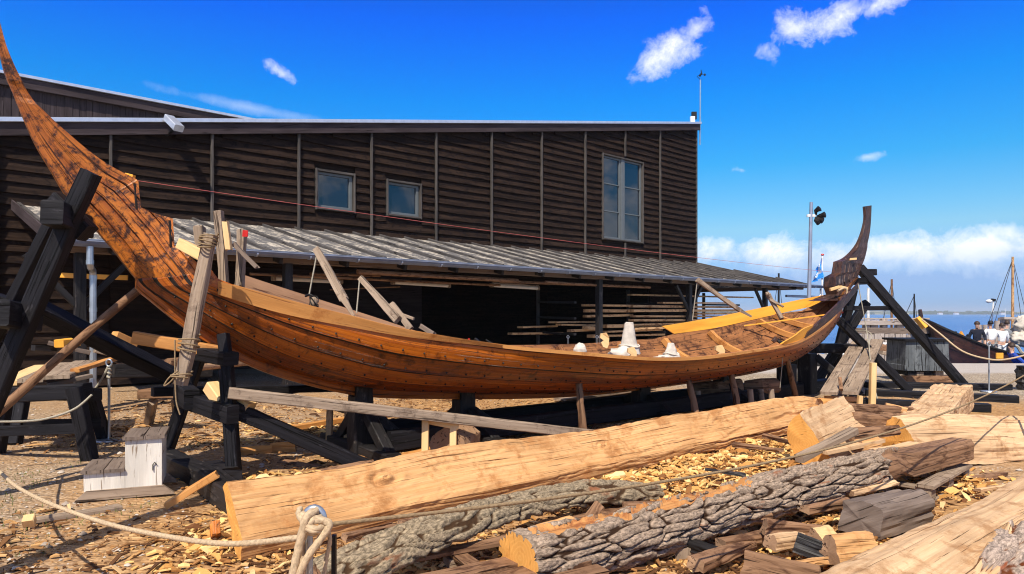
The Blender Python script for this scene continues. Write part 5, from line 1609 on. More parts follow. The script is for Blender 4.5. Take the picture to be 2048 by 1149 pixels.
# the jumble between and behind the logs
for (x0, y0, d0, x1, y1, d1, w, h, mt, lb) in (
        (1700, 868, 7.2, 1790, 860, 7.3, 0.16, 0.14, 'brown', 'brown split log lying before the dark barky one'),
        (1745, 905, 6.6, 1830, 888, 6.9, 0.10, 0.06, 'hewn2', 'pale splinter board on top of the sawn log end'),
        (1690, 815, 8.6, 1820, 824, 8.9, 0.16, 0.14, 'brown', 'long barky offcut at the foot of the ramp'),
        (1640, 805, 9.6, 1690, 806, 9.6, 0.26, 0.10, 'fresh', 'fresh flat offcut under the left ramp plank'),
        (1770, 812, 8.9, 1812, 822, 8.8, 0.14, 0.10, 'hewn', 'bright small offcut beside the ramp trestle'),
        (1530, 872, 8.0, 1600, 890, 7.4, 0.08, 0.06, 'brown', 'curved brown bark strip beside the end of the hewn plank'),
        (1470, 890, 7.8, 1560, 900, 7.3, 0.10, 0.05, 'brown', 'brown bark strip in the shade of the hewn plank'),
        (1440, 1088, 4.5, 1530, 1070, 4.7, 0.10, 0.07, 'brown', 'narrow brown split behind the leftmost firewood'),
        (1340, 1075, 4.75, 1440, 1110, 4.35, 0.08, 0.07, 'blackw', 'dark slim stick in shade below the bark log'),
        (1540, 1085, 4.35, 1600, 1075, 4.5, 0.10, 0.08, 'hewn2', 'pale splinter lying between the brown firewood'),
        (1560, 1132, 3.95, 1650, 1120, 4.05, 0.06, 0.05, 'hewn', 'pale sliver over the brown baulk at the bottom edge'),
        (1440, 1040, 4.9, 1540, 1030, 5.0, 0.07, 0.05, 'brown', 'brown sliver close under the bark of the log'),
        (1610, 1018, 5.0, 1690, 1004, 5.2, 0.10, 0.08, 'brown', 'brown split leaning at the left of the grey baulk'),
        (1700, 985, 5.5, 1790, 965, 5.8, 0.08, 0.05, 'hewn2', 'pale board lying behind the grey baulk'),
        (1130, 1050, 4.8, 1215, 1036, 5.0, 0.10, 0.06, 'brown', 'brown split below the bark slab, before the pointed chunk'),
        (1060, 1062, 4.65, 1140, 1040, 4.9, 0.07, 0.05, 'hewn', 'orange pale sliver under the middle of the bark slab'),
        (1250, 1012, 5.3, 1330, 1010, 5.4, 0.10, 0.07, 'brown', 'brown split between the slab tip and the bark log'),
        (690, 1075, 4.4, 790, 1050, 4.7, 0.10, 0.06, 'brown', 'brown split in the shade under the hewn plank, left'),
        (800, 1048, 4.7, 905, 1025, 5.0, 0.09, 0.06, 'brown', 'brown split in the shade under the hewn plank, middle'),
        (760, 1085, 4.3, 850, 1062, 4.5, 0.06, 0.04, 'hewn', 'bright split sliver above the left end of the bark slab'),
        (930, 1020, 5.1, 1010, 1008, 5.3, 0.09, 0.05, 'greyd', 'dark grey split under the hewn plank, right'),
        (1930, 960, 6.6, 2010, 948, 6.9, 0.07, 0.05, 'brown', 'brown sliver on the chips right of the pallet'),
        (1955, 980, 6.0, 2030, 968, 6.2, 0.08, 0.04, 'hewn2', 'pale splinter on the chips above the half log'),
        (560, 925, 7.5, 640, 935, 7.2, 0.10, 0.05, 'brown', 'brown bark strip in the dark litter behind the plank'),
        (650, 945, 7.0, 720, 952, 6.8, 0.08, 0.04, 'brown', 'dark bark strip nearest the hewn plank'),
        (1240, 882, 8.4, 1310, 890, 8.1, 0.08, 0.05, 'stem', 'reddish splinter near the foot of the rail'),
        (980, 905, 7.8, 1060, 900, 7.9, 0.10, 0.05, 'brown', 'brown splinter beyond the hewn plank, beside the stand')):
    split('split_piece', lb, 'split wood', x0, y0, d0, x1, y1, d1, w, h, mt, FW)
piece('long_lath', 'long pale lath on the sunlit chips behind the boat', 'lath', 575, 858, 9.4, 800, 822, 11.0, 0.10, 0.07, 'fresh', rough=0.004)
tobj('bark_pole', M['greyd'], [gr(765, 852, 0.05), gr(850, 840, 0.05)], 0.06, None, 'short dark round pole on the sunlit chips behind the boat', 'pole', rough=0.2)
piece('black_log', 'short black rounded log behind the leaning fresh plank', 'log', 418, 940, 6.9, 460, 962, 6.5, 0.22, 0.2, 'blackw', rough=0.04)
piece('red_chunk', 'upright reddish chunk of bark at the end of the hewn plank', 'bark chunk', 432, 1072, 4.8, 430, 1046, 4.85, 0.06, 0.05, 'stem', rough=0.02)
piece('ground_board', 'weathered board sunk in the gravel below the white steps', 'board', 60, 1044, 5.3, 240, 1015, 5.75, 0.10, 0.03, 'greyw')
piece('pale_cube', 'small pale wood cube on the grassy gravel', 'block', 56, 1050, 5.15, 60, 1036, 5.2, 0.075, 0.08, 'pale', rough=0.006)

# pallets
def pallet(label, c, ux, L, W, mat, missing=()):
    uy = V((-ux.y, ux.x, 0)); up = V((0, 0, 1))
    th = thing('pallet', label, 'pallet', c)
    for i in range(3):
        o = (i - 1) * (W / 2 - 0.05)
        bobj('runner', mat, c + uy * o - ux * L / 2 + up * 0.012, c + uy * o + ux * L / 2 + up * 0.012, 0.10, 0.022, th)
        for k in (-1, 0, 1):
            q = c + uy * o + ux * k * (L / 2 - 0.07)
            bobj('block', M['greyw'], q - ux * 0.07 + up * 0.066, q + ux * 0.07 + up * 0.066, 0.10, 0.082, th)
    for k in (-1, 0, 1):
        q = c + ux * k * (L / 2 - 0.07)
        bobj('cross_board', mat, q - uy * W / 2 + up * 0.120, q + uy * W / 2 + up * 0.120, 0.10, 0.022, th)
    for i in range(5):
        if i in missing: continue
        o = (i - 2) * (W / 4 - 0.022)
        bobj('deck_board', mat, c + uy * o - ux * (L / 2) + up * (0.144 + R(0, 0.004)), c + uy * o + ux * (L / 2 + R(-0.02, 0.03)) + up * (0.146 + R(0, 0.006)), R(0.10, 0.14), 0.024, th, rough=0.004, seg=8)


pallet('weathered grey pallet with missing deck boards behind the grey baulk', V((3.66, 6.56, 0.0)), V((0.72, 0.69, 0)).normalized(), 1.2, 0.8, M['greyw'], (1, 3))
pallet('reddish brown pallet half hidden under the cut end of the bark log', V((-0.16, 3.95, 0.02)), V((0.87, 0.5, 0)).normalized(), 1.15, 0.8, M['brown'], (3,))
# ---------------------------------------------------------------- left yard things
sx = V((0.928, 0.372, 0)); sy = V((-0.372, 0.928, 0))
c0 = V((-3.66, 5.98, 0))
stp = thing('step_box', 'white painted two-step wooden box with grey treads on the gravel', 'steps', c0 + sx * 0.33)
def sp3(a, b, z): return c0 + sx * a + sy * b + V((0, 0, z))


def boxq(mb, a0, a1, b0, b1, z0, z1):
    mb.beam(sp3((a0 + a1) / 2, b0, (z0 + z1) / 2), sp3((a0 + a1) / 2, b1, (z0 + z1) / 2), a1 - a0, z1 - z0, ch=0.004)


mb = MB(); boxq(mb, 0.0, 0.31, 0.0, 0.46, 0.075, 0.232); obj('low_box', mb, M['whitep'], stp)
mb = MB(); boxq(mb, 0.313, 0.60, 0.0, 0.48, 0.075, 0.50); obj('tall_box', mb, M['whitep'], stp)
for a0, a1, z in ((-0.02, 0.15, 0.246), (0.155, 0.310, 0.246), (0.295, 0.455, 0.514), (0.46, 0.625, 0.514)):
    mb = MB(); boxq(mb, a0, a1, -0.03, 0.50, z - 0.012, z + 0.014); obj('tread', mb, M['greyd'], stp)
mb = MB(); mb.prism([sp3(-0.07, -0.02, 0.0), sp3(0.70, -0.02, 0.0), sp3(0.70, -0.02, 0.01), sp3(0.61, -0.02, 0.085), sp3(0.02, -0.02, 0.085)], sy * 0.045); obj('base_board', mb, M['greyw'], stp)
mb = MB(); mb.prism([sp3(-0.07, 0.46, 0.0), sp3(0.70, 0.46, 0.0), sp3(0.61, 0.46, 0.085), sp3(0.02, 0.46, 0.085)], sy * 0.045); obj('base_board', mb, M['greyw'], stp)
mb = MB(); hk = sp3(0.53, -0.012, 0.22); mb.tube([hk, hk + V((0, 0, 0.05)), hk + sx * 0.015 + V((0, 0, 0.07)), hk + sx * 0.03 + V((0, 0, 0.05))], 0.005, n=5); obj('hook', mb, M['iron'], stp)

wb = thing('work_trestle', 'black heavy work trestle standing under a stack of planks at the left edge', 'trestle', gp(120, 900))
bobj('leg', M['black'], at(149, 775, 7.6), gp(180, 920), 0.15, 0.12, wb, rough=0.006, up=(0, 1, 0))
bobj('leg', M['black'], at(182, 788, 8.6), gp(210, 880), 0.14, 0.12, wb, rough=0.006, up=(0, 1, 0))
bobj('leg', M['black'], at(46, 790, 8.8), gp(28, 888), 0.15, 0.12, wb, rough=0.006, up=(0, 1, 0))
bobj('leg', M['black'], at(10, 795, 7.9), gp(-6, 908), 0.14, 0.12, wb, rough=0.006, up=(0, 1, 0))
bobj('top_beam', M['black'], at(-30, 792, 7.8), at(176, 782, 7.7), 0.16, 0.17, wb, rough=0.006)
bobj('top_beam', M['black'], at(-20, 785, 8.8), at(196, 790, 8.6), 0.14, 0.15, wb, rough=0.006)
bobj('stretcher', M['black'], at(-40, 864, 7.75), at(172, 857, 7.62), 0.06, 0.11, wb, rough=0.004)
bobj('stretcher', M['black'], at(-40, 850, 8.7), at(205, 846, 8.7), 0.06, 0.11, wb, rough=0.004)
for (x0, y0, d0, x1, y1, d1, w, mt, lb) in ((8, 768, 7.7, 90, 733, 9.6, 0.24, 'pale', 'pale plank end on the work trestle, leftmost of the stack'), (60, 762, 7.75, 130, 729, 9.7, 0.24, 'greyw', 'weathered plank on the work trestle, second of the stack'), (112, 755, 7.8, 172, 724, 9.8, 0.26, 'greyw', 'weathered plank on the work trestle, third of the stack'),
                                            (96, 770, 7.85, 182, 752, 8.2, 0.1, 'greyd', 'short grey beam under the plank stack'), (150, 742, 8.2, 248, 712, 9.6, 0.10, 'fresh', 'narrow fresh plank at the right of the plank stack')):
    bobj('bench_plank', M[mt], at(x0, y0, d0), at(x1, y1, d1), w, 0.045, None, lb, 'plank', 'planks stacked on the work trestle', rough=0.006)
for (x0, y0, x1, y1, d, w, h, mt, lb) in ((118, 688, 152, 684, 10.5, 0.18, 0.12, 'orange', 'fresh orange offcut behind the work trestle'), (96, 686, 180, 706, 10.6, 0.28, 0.06, 'greyd', 'dark grey board lying behind the work trestle'), (66, 696, 110, 698, 10.4, 0.1, 0.08, 'blackw', 'dark stub beam behind the scaffold leg'), (190, 700, 250, 716, 10.8, 0.14, 0.08, 'greyw', 'grey scrap timber beside the downpipe'),
                                          (228, 672, 268, 690, 10.2, 0.14, 0.14, 'fresh', 'fresh block in the shade right of the downpipe'), (70, 549, 255, 556, 12.6, 0.05, 0.09, 'orange', 'bright narrow lath fixed across the shed wall behind the downpipe')):
    bobj('scrap_timber', M[mt], at(x0, y0, d), at(x1, y1, d + 0.3), w, h, None, lb, 'timber', rough=0.008)
for i, (x, y, r) in enumerate(((335, 727, 0.085), (235, 733, 0.055), (260, 731, 0.05), (400, 735, 0.06))):
    d = 12.2
    c = at(x, y, d)
    mb = MB(); mb.tube([c, c + V((0.5, 1.6, 0))], r, n=12, rough=0.1); 
    obj('stored_log', mb, M['cutd'] if i else M['brown'], None, 'round log end stored in the shade under the lean-to', 'log', 'log ends under the lean-to')
bobj('log_store_beam', M['blackw'], at(225, 742, 11.6), at(420, 742, 13.0), 0.18, 0.22, None, 'dark bearer beam beneath the stored log ends', 'beam', rough=0.01)
lb_ = thing('low_bench', 'short rough brown bench on pale legs behind the bow trestle', 'bench', gp(310, 850))
bobj('seat', M['brown'], at(290, 787, 9.6), at(372, 787, 9.5), 0.30, 0.11, lb_, rough=0.012)
bobj('leg', M['greyw'], at(306, 802, 9.5), gp(297, 848), 0.10, 0.10, lb_, up=(0, 1, 0)); bobj('leg', M['greyw'], at(352, 802, 9.5), gp(357, 845), 0.10, 0.10, lb_, up=(0, 1, 0))
# sun-blocking prop standing just outside the left edge of the view
mb = MB(); mb.beam((-3.42, 3.30, 0), (-3.40, 3.36, 3.8), 0.15, 0.15, up=(0, 1, 0), rough=0.008, seg=10)
obj('scaffold_pole', mb, M['black'], None, 'black upright pole of the bow scaffold whose long shadow crosses the chips', 'pole')

# ---------------------------------------------------------------- barrier stakes and ropes
def stake(label, x, y, z=0.98, r=0.016, lean=0.0):
    g = gp(x, y); th = thing('barrier_stake', label, 'stake', g, 'steel barrier stakes')
    mb = MB(); mb.tube([g, g + V((lean, 0, z - 0.05))], r, n=10); obj('rod', mb, M['steel'], th, sm=True)
    mb = MB(); c = g + V((lean, 0, z)); mb.tube([c + V((0.035 * math.cos(a), 0, 0.045 * math.sin(a) - 0.0)) for a in [i * 2 * math.pi / 18 for i in range(19)]], r * 0.7, n=8); obj('eye', mb, M['steel'], th, sm=True)
    mb = MB(); mb.lathe(g, [(0.0, 0.0), (0.16, 0.004), (0.15, 0.02), (0.02, 0.03), (0.0, 0.03)], 20); obj('foot_plate', mb, M['steel'], th)
    return g + V((lean, 0, z))


st1 = stake('steel barrier stake with rope knot beside the work trestle', 218, 882)
st2 = stake('slim steel barrier stake with eye on the bright gravel at the right', 1978, 784)
mb = MB(); mb.tube([st1 + V((0.012 * math.cos(a * 1.4) * 2, 0.02 * math.sin(a * 1.4), -0.03 - 0.012 * a)) for a in range(14)], 0.014, n=7)
mb.tube(spl([st1 + V((0, -0.02, -0.04)), st1 + V((-0.09, -0.02, -0.22)), st1 + V((-0.16, -0.03, -0.32)), st1 + V((-0.08, -0.02, -0.2)), st1 + V((-0.01, -0.02, -0.08))], 5), 0.012, n=7)
obj('rope_knot', mb, M['ropeg'], None, 'grey rope knotted round the stake beside the work trestle', 'rope', sm=True)
tobj('slack_rope', M['ropeg'], spl([at(184, 790, 7.45), at(150, 818, 7.4), at(100, 836, 7.3), at(50, 843, 7.2), at(-30, 844, 7.0)], 6), 0.012, None, 'slack grey rope hanging in front of the work trestle', 'rope', n=7)
# nearest stake, knotted with thick rope
c = V((-0.65, 2.24, 0))
th = thing('barrier_stake', 'thick galvanised stake with bent loop top in the near foreground', 'stake', c, 'steel barrier stakes')
pts = [c + V((0.005, 0, 0))] + [c + V((0.005, 0, 0.5)), c + V((0.0, 0, 0.90))] + [c + V((0.017 - 0.03 * math.cos(a) , 0.0, 0.94 + 0.038 * math.sin(a))) for a in [i * math.pi / 10 for i in range(13)]]
mb = MB(); mb.tube(pts, 0.0125, n=12); obj('rod', mb, M['steel'], th, sm=True)
mb = MB(); mb.beam(c + V((0.055, 0.10, 0.0)), c + V((0.055, 0.10, 0.86)), 0.014, 0.02); obj('flat_bar', mb, M['iron'], th)
e = c + V((0.0, 0, 0.945))
rp = thing('barrier_rope', 'thick pale hemp rope strung from the near stake across both sides', 'rope', c + V((0, 0, 0.9)))
a0 = c + V((-0.015, 0.0, 0.885))
left = spl([a0, V((-1.03, 2.54, 0.765)), V((-1.45, 2.89, 0.685)), V((-1.92, 3.27, 0.628)), V((-2.54, 3.77, 0.60)), V((-3.10, 4.3, 0.585)), V((-3.66, 4.95, 0.60)), V((-4.6, 6.2, 0.9))], 8)
mb = MB(); mb.rope(left, 0.0105); obj('left_run', mb, M['rope'], rp, sm=True)
b0 = c + V((0.05, 0.0, 0.925)); b1 = V((5.6, 7.6, 0.955))
mb = MB(); mb.rope(sag(b0, b1, 0.215, 40), 0.0072); obj('right_run', mb, M['roped'], rp, sm=True)
mb = MB()
def hang(pts, r=0.0115): mb.rope(spl([at(x, y, d) for x, y, d in pts], 6), r)


hang([(604, 1030, 2.22), (622, 1040, 2.19), (648, 1042, 2.2), (658, 1052, 2.2), (640, 1080, 2.19), (612, 1120, 2.18), (596, 1160, 2.18), (590, 1210, 2.18)], 0.0125)
hang([(632, 1022, 2.22), (614, 1034, 2.18), (606, 1060, 2.18), (598, 1095, 2.18), (590, 1130, 2.18), (583, 1170, 2.18), (580, 1215, 2.18)], 0.0135)
hang([(640, 1036, 2.22), (620, 1046, 2.18), (600, 1090, 2.21), (606, 1060, 2.24), (604, 1110, 2.24), (594, 1160, 2.24), (592, 1215, 2.24)], 0.0115)
hang([(600, 1018, 2.26), (598, 1030, 2.22), (612, 1050, 2.18), (634, 1058, 2.18), (648, 1046, 2.22), (636, 1028, 2.27), (612, 1030, 2.28), (604, 1040, 2.2), (622, 1066, 2.19), (640, 1058, 2.22)], 0.010)
hang([(650, 1046, 2.26), (660, 1080, 2.27), (652, 1120, 2.27), (648, 1160, 2.27), (650, 1215, 2.27)], 0.007)
hang([(606, 1052, 2.19), (622, 1062, 2.17), (640, 1062, 2.19), (656, 1052, 2.22)], 0.008)
obj('knot', mb, M['rope'], rp, sm=True)
for (x, y, d, lb) in ((-4.62, 6.22, 0, 'steel stake holding the left end of the pale barrier rope'), (5.62, 7.62, 0, 'steel stake holding the right end of the pale barrier rope')):
    mb = MB(); mb.tube([V((x, y, 0)), V((x, y, 0.98))], 0.016, n=8); obj('barrier_stake', mb, M['steel'], None, lb, 'stake', 'steel barrier stakes', sm=True)
pr = [at(1844, 640, 15.2), at(1880, 668, 14.9), at(1925, 703, 14.5), at(1978, 719, 14.2), at(2020, 718, 14.0), at(2090, 700, 13.8)]
tobj('far_rope', M['rope'], spl(pr, 6), 0.018, None, 'pale rope sagging from the stern trestle past the container', 'rope', n=7)
tobj('hanging_line', M['ropeg'], spl([at(1716, 568, 14.4), at(1724, 610, 14.4), at(1733, 660, 14.4), at(1738, 700, 14.0), at(1742, 745, 13.0), at(1752, 800, 12.2)], 5), 0.011, None, 'pale thin line hanging from the stern down to the ramp', 'line', n=6)
tobj('hanging_line', M['ropeg'], spl([at(1700, 665, 15.2), at(1730, 662, 14.6), at(1744, 672, 14.2), at(1738, 690, 14.0), at(1746, 760, 12.8), at(1757, 806, 12.1)], 5), 0.010, None, 'second loose line looped over the top of the ramp', 'line', n=6)
# lashings on the shoring post
for (cx_, cy_, n_, dy_, ra, ro, lb) in ((419, 470, 5, 5, 0.075, 0.007, 'upper'), (380, 672, 3, 10, 0.085, 0.008, 'middle'), (364, 746, 2, 5, 0.085, 0.008, 'lowest')):
    pts = []
    for i in range(n_ * 14):
        a = i * 0.45; f = i / 14
        cc = at(cx_ - f * 1.1, cy_ + f * dy_, 6.22)
        pts.append(cc + V((ra * math.cos(a), ra * 1.06 * math.sin(a), 0.012 * math.cos(a + f))))
    tobj('lashing', M['roped'], pts, ro, None, lb + ' brown rope lashing wound round the grey shoring post', 'lashing', 'lashings on the shoring post', n=6)
mb = MB()
mb.tube(spl([at(358, 745, 6.15), at(340, 765, 6.15), at(328, 772, 6.15), at(338, 756, 6.15), at(356, 742, 6.15)], 5), 0.007, n=6)
mb.tube(spl([at(350, 680, 6.16), at(350, 740, 6.16), at(352, 800, 6.16), at(360, 830, 6.16)], 5), 0.007, n=6)
obj('rope_tail', mb, M['roped'], None, 'loose brown rope ends dangling from the lashed shoring post', 'rope', sm=True)

# ---------------------------------------------------------------- ramp and log seats at the stern
for (xa, xb, x2, x3, lb) in ((1641, 1673, 1708, 1733, 'grey ramp plank, left of the two leading up to the stern'), (1681, 1717, 1740, 1767, 'grey ramp plank with orange sawn end, right of the two')):
    p = at((xa + xb) / 2, 787, 11.5); q = at((x2 + x3) / 2, 681, 15.2)
    bobj('ramp_plank', M['greyw'], p, q, 0.27, 0.05, None, lb, 'plank', 'ramp planks', seg=10, rough=0.004)
mb = MB()
rt = thing('ramp_trestle', 'low pale trestle carrying the bottom of the ramp', 'trestle', gp(1690, 822))
for (x, y0, y1, w, mt) in ((1654, 795, 812, 0.08, 'lumber'), (1692, 797, 815, 0.08, 'lumber'), (1718, 792, 826, 0.07, 'pale'), (1744, 726, 818, 0.09, 'pale')):
    g = gp(x, y1); bobj('leg', M[mt], g, V((g.x + 0.02, g.y, H - (y0 - HY) * g.y / F)), w, w, rt, up=(0, 1, 0))
bobj('bearer', M['lumber'], at(1650, 797, 11.75), at(1724, 799, 11.75), 0.07, 0.08, rt)
piece('wedge_stick', 'brown stick wedged between the two ramp planks', 'stick', 1682, 780, 11.5, 1680, 757, 11.7, 0.05, 0.05, 'brown')
for (x0, x1, y, d, lb) in ((1385, 1480, 778, 12.3, 'rough log seat on pale legs under the hull, left of two'), (1490, 1552, 775, 12.6, 'rough log seat on pale legs under the hull, right of two')):
    th = thing('log_seat', lb, 'log seat', gp((x0 + x1) / 2, 825), 'log seats')
    mb = MB(); mb.tube([at(x0, y, d), at((x0 + x1) / 2, y - 1, d - 0.1), at(x1, y - 3, d)], 0.14, n=12, rough=0.3); obj('seat', mb, M['brown'], th)
    for x in (x0 + 10, x1 - 10, (x0 + x1) / 2):
        g = gp(x + 4, 823 if x != (x0 + x1) / 2 else 812)
        tobj('leg', M['greyw'], [g, at(x, y + 4, g.y)], 0.05, th, n=8)
bobj('slip_plank', M['greyw'], gp(1120, 800, 0.06), gp(1300, 775, 0.06), 0.30, 0.05, None, 'pale plank lying on the ground beyond the keel', 'plank', rough=0.006)
tobj('branch', M['brown'], spl([gp(1320, 848, 0.06), gp(1370, 846, 0.10), gp(1440, 826, 0.12)], 4), 0.035, None, 'thin brown branch lying under the boat between the props', 'branch', rough=0.2)
# ---------------------------------------------------------------- container, lamp mast, pier, boats
cb = thing('crate_bin', 'blackened grey lidded bin standing on timber blocks behind the stern trestle', 'bin', gp(1855, 768))
d = 16.2; x0, x1 = at(1814, 0, d).x, at(1898, 0, d).x
zt, zb = at(0, 683, d).z, at(0, 742, d).z
mb = MB(); rows = []
for z, gx in ((zb, 0.0), (zb + 0.12, 0.0), (zb + 0.13, 0.02), (zt - 0.02, 0.045), (zt, 0.045)):
    rows.append([V((x0 - 0.05 + gx * 0.5, d, z)), V((x1 - gx, d - 0.05, z)), V((x1 - gx * 0.5, d + 0.9, z)), V((x0 + gx, d + 0.95, z))])
mb.grid(rows, closed=True, cap=True)
M['bin'] = wood('blackened_boards', (0.085, 0.095, 0.105), (0.17, 0.185, 0.195), (0.01, 0.01, 0.01), 0.42, 0.6, 0.3, stain=(0.04, 0.043, 0.048), sa=0.45, ob=5.0, gx=0.7, gy=10)
obj('body', mb, M['bin'], cb)
mb = MB(); mb.beam(V((x0 - 0.08, d + 0.45, zt + 0.03)), V((x1 + 0.06, d + 0.42, zt + 0.03)), 1.05, 0.055); obj('lid', mb, M['black'], cb)
for (a, b, y0, y1, mt) in ((1818, 1836, 742, 752, 'black'), (1850, 1866, 742, 752, 'black'), (1874, 1890, 742, 752, 'greyw'), (1836, 1850, 744, 752, 'greyw')):
    mb = MB(); z0, z1 = at(0, y1, d).z, at(0, y0, d).z - 0.004
    mb.beam(V((at((a + b) / 2, 0, d).x, d + 0.05, (z0 + z1) / 2)), V((at((a + b) / 2, 0, d).x, d + 0.8, (z0 + z1) / 2)), (b - a) * d / F, z1 - z0); obj('block', mb, M[mt], cb)
z1 = at(0, 752, d).z
mb = MB(); mb.beam(V((at(1812, 0, d).x, d + 0.1, z1 / 2)), V((at(1918, 0, d).x, d + 0.1, z1 / 2)), 0.22, z1 - 0.006); obj('bearer', mb, M['brown'], cb)
# floodlight mast
g = gp(1615, 728); zt = at(0, 405, g.y).z
lm = thing('lamp_mast', 'tall grey tapered lamp mast with black spotlight cluster behind the stern', 'lamp mast', g)
top = at(1622.5, 405, g.y)
mb = MB(); mb.tube([g, V((lerp(g.x, top.x, 0.5), g.y, zt * 0.5)), top], [0.075, 0.062, 0.05], n=12); obj('pole', mb, M['gutter'], lm, sm=True)
mb = MB(); c = at(1632, 433, g.y); mb.beam(at(1614, 432, g.y), at(1630, 432, g.y), 0.08, 0.08); obj('bracket', mb, M['boxw'], lm)
for (dx, dz, ex, ez) in ((-2, -10, 3, -14), (6, 0, 14, -2), (-2, 8, 2, 14), (3, 6, 9, 10)):
    mb = MB(); a = c + V((dx * g.y / F, -0.05, -dz * g.y / F)); b = c + V((ex * g.y / F, -0.15, -ez * g.y / F))
    mb.tube([c.lerp(a, 0.2), a, b], [0.03, 0.06, 0.10], n=10); mb.tube([a, b + (b - a) * 0.1], [0.07, 0.07], n=8)
    obj('spotlight', mb, M['iron'], lm)
# flag pole
d = 42.0
fp = thing('flag_pole', 'white flag pole with red tip and drooping blue and white flag', 'flag pole', at(1643, 720, d))
mb = MB(); mb.tube([V((at(1643, 0, d).x, d, 0)), at(1645, 512, d)], 0.07, n=8, r2=0.05); obj('pole', mb, M['whiteboat'], fp, sm=True)
mb = MB(); c = at(1645, 510, d); mb.blob(c, 0.1, 0.1, 0.07, 8, 6); obj('finial', mb, M['red'], fp)
rows = []
for i in range(10):
    k = i / 9
    a = at(1644.5, lerp(514, 556, k), d); b = at(lerp(1630, 1625, k), lerp(548, 566, k), d)
    rows.append([a.lerp(b, j / 8) + V((0.05 * math.sin(j + i), 0.15 * math.sin(j * 1.3 + i * 0.5), 0)) for j in range(9)])
mb = MB(); mb.grid(rows)
for fi in range(len(mb.f)):
    i, j = fi // 8, fi % 8
    mb.mi[fi] = 1 if (4 <= i <= 5 and j > 1) or j in (3,) else 0
obj('flag', mb, [M['flagb'], M['whiteboat']], fp)
# pier of posts and rails
pr_ = thing('pier', 'low grey timber pier of posts, rails and upright planks beyond the stern', 'pier', at(1770, 720, 25.5))
D_ = 25.5
for x in (1732, 1747, 1767, 1798, 1828, 1842):
    p = at(x, 0, D_); bobj('post', M['pier'], V((p.x, D_, -2.0)), V((p.x, D_, at(0, 638 if x in (1767, 1798) else 641, D_).z)), 0.26 if x in (1747, 1798) else 0.20, 0.22, pr_, up=(0, 1, 0))
for (y, h, mt, dd) in ((646, 0.16, 'pier', -0.15), (662, 0.22, 'greyd', -0.15), (638, 0.06, 'pier', 0.1)):
    bobj('rail', M[mt], at(1695, y, D_ + dd), at(1858, y, D_ + dd), 0.10, h, pr_, rough=0.01)
x = 1690
while x < 1850:
    p = at(x, 0, D_ - 0.28); w_ = R(0.13, 0.2)
    mb = MB(); mb.beam(V((p.x, D_ - 0.28, -0.2)), V((p.x, D_ - 0.28, at(0, 668 + R(-1, 1), D_).z)), w_, 0.05, up=(0, 1, 0)); obj('upright_plank', mb, M['pier'], pr_)
    x += w_ * F / D_ + 1.2
# white rowing boats and odds on the quay
def rowboat(label, x0, x1, ytop, ybot, d, mt, group='small boats on the quay'):
    th = thing('rowing_boat', label, 'boat', at((x0 + x1) / 2, ybot, d), group)
    mb = MB(); n = 14; rows = []
    for i in range(n + 1):
        k = i / n; b = 0.05 + 0.6 * math.sin(math.pi * min(1, 0.12 + 0.88 * k)) ** 0.6
        sh = 4 * (2 * k - 1) ** 2
        yt = ytop + 3 - sh; yb = ybot - 4 * (2 * k - 1) ** 4
        c = at(lerp(x0, x1, k), yt, d); cb_ = at(lerp(x0 + 4, x1 - 2, k), yb, d)
        rows.append([c + V((0, -b, 0)), c.lerp(cb_, 0.5) + V((0, -b * 0.9, 0)), cb_ + V((0, -b * 0.3, 0)), cb_ + V((0, b * 0.3, 0)), c.lerp(cb_, 0.5) + V((0, b * 0.9, 0)), c + V((0, b, 0)), c + V((0, b - 0.06, 0)), c.lerp(cb_, 0.5), c + V((0, -b + 0.06, 0))])
    mb.grid(rows, closed=True, cap=True, flip=True); obj('hull', mb, M[mt], th)
    mb = MB(); mb.beam(at(lerp(x0, x1, 0.5), ytop + 6, d) + V((0, -0.5, 0)), at(lerp(x0, x1, 0.5), ytop + 6, d) + V((0, 0.5, 0)), 0.2, 0.04); obj('thwart', mb, M['brown'], th)


rowboat('small white rowing boat lying on the quay below the pier', 1768, 1822, 684, 702, 23.6, 'whiteboat')
rowboat('white boat half hidden under the stern on the quay', 1560, 1640, 716, 728, 22.3, 'whiteboat')
rowboat('second small white boat at the foot of the pier behind the ramp', 1655, 1712, 706, 716, 22.8, 'whiteboat')
for (x0, y0, x1, y1, d, w, h, mt, lb) in ((1760, 705, 1838, 722, 21.2, 0.3, 0.10, 'greyw', 'grey board leaning on scrap beside the bin'), (1790, 712, 1832, 712, 21.8, 0.6, 0.16, 'lumber', 'pale boards stacked on the quay left of the bin'), (1775, 728, 1812, 727, 21.6, 0.4, 0.10, 'greyd', 'dark bearer on the quay left of the bin'), (1740, 692, 1780, 700, 22.2, 0.3, 0.25, 'brown', 'brown timber stub at the top of the ramp'), (1615, 730, 1640, 730, 21.5, 0.3, 0.3, 'blackw', 'black blocks on the quay behind the cradle'), (1822, 705, 1836, 722, 21.9, 0.3, 0.04, 'whiteboat', 'white panel leaning beside the bin')):
    bobj('quay_timber', M[mt], at(x0, y0, d), at(x1, y1, d), w, h, None, lb, 'timber', rough=0.006)
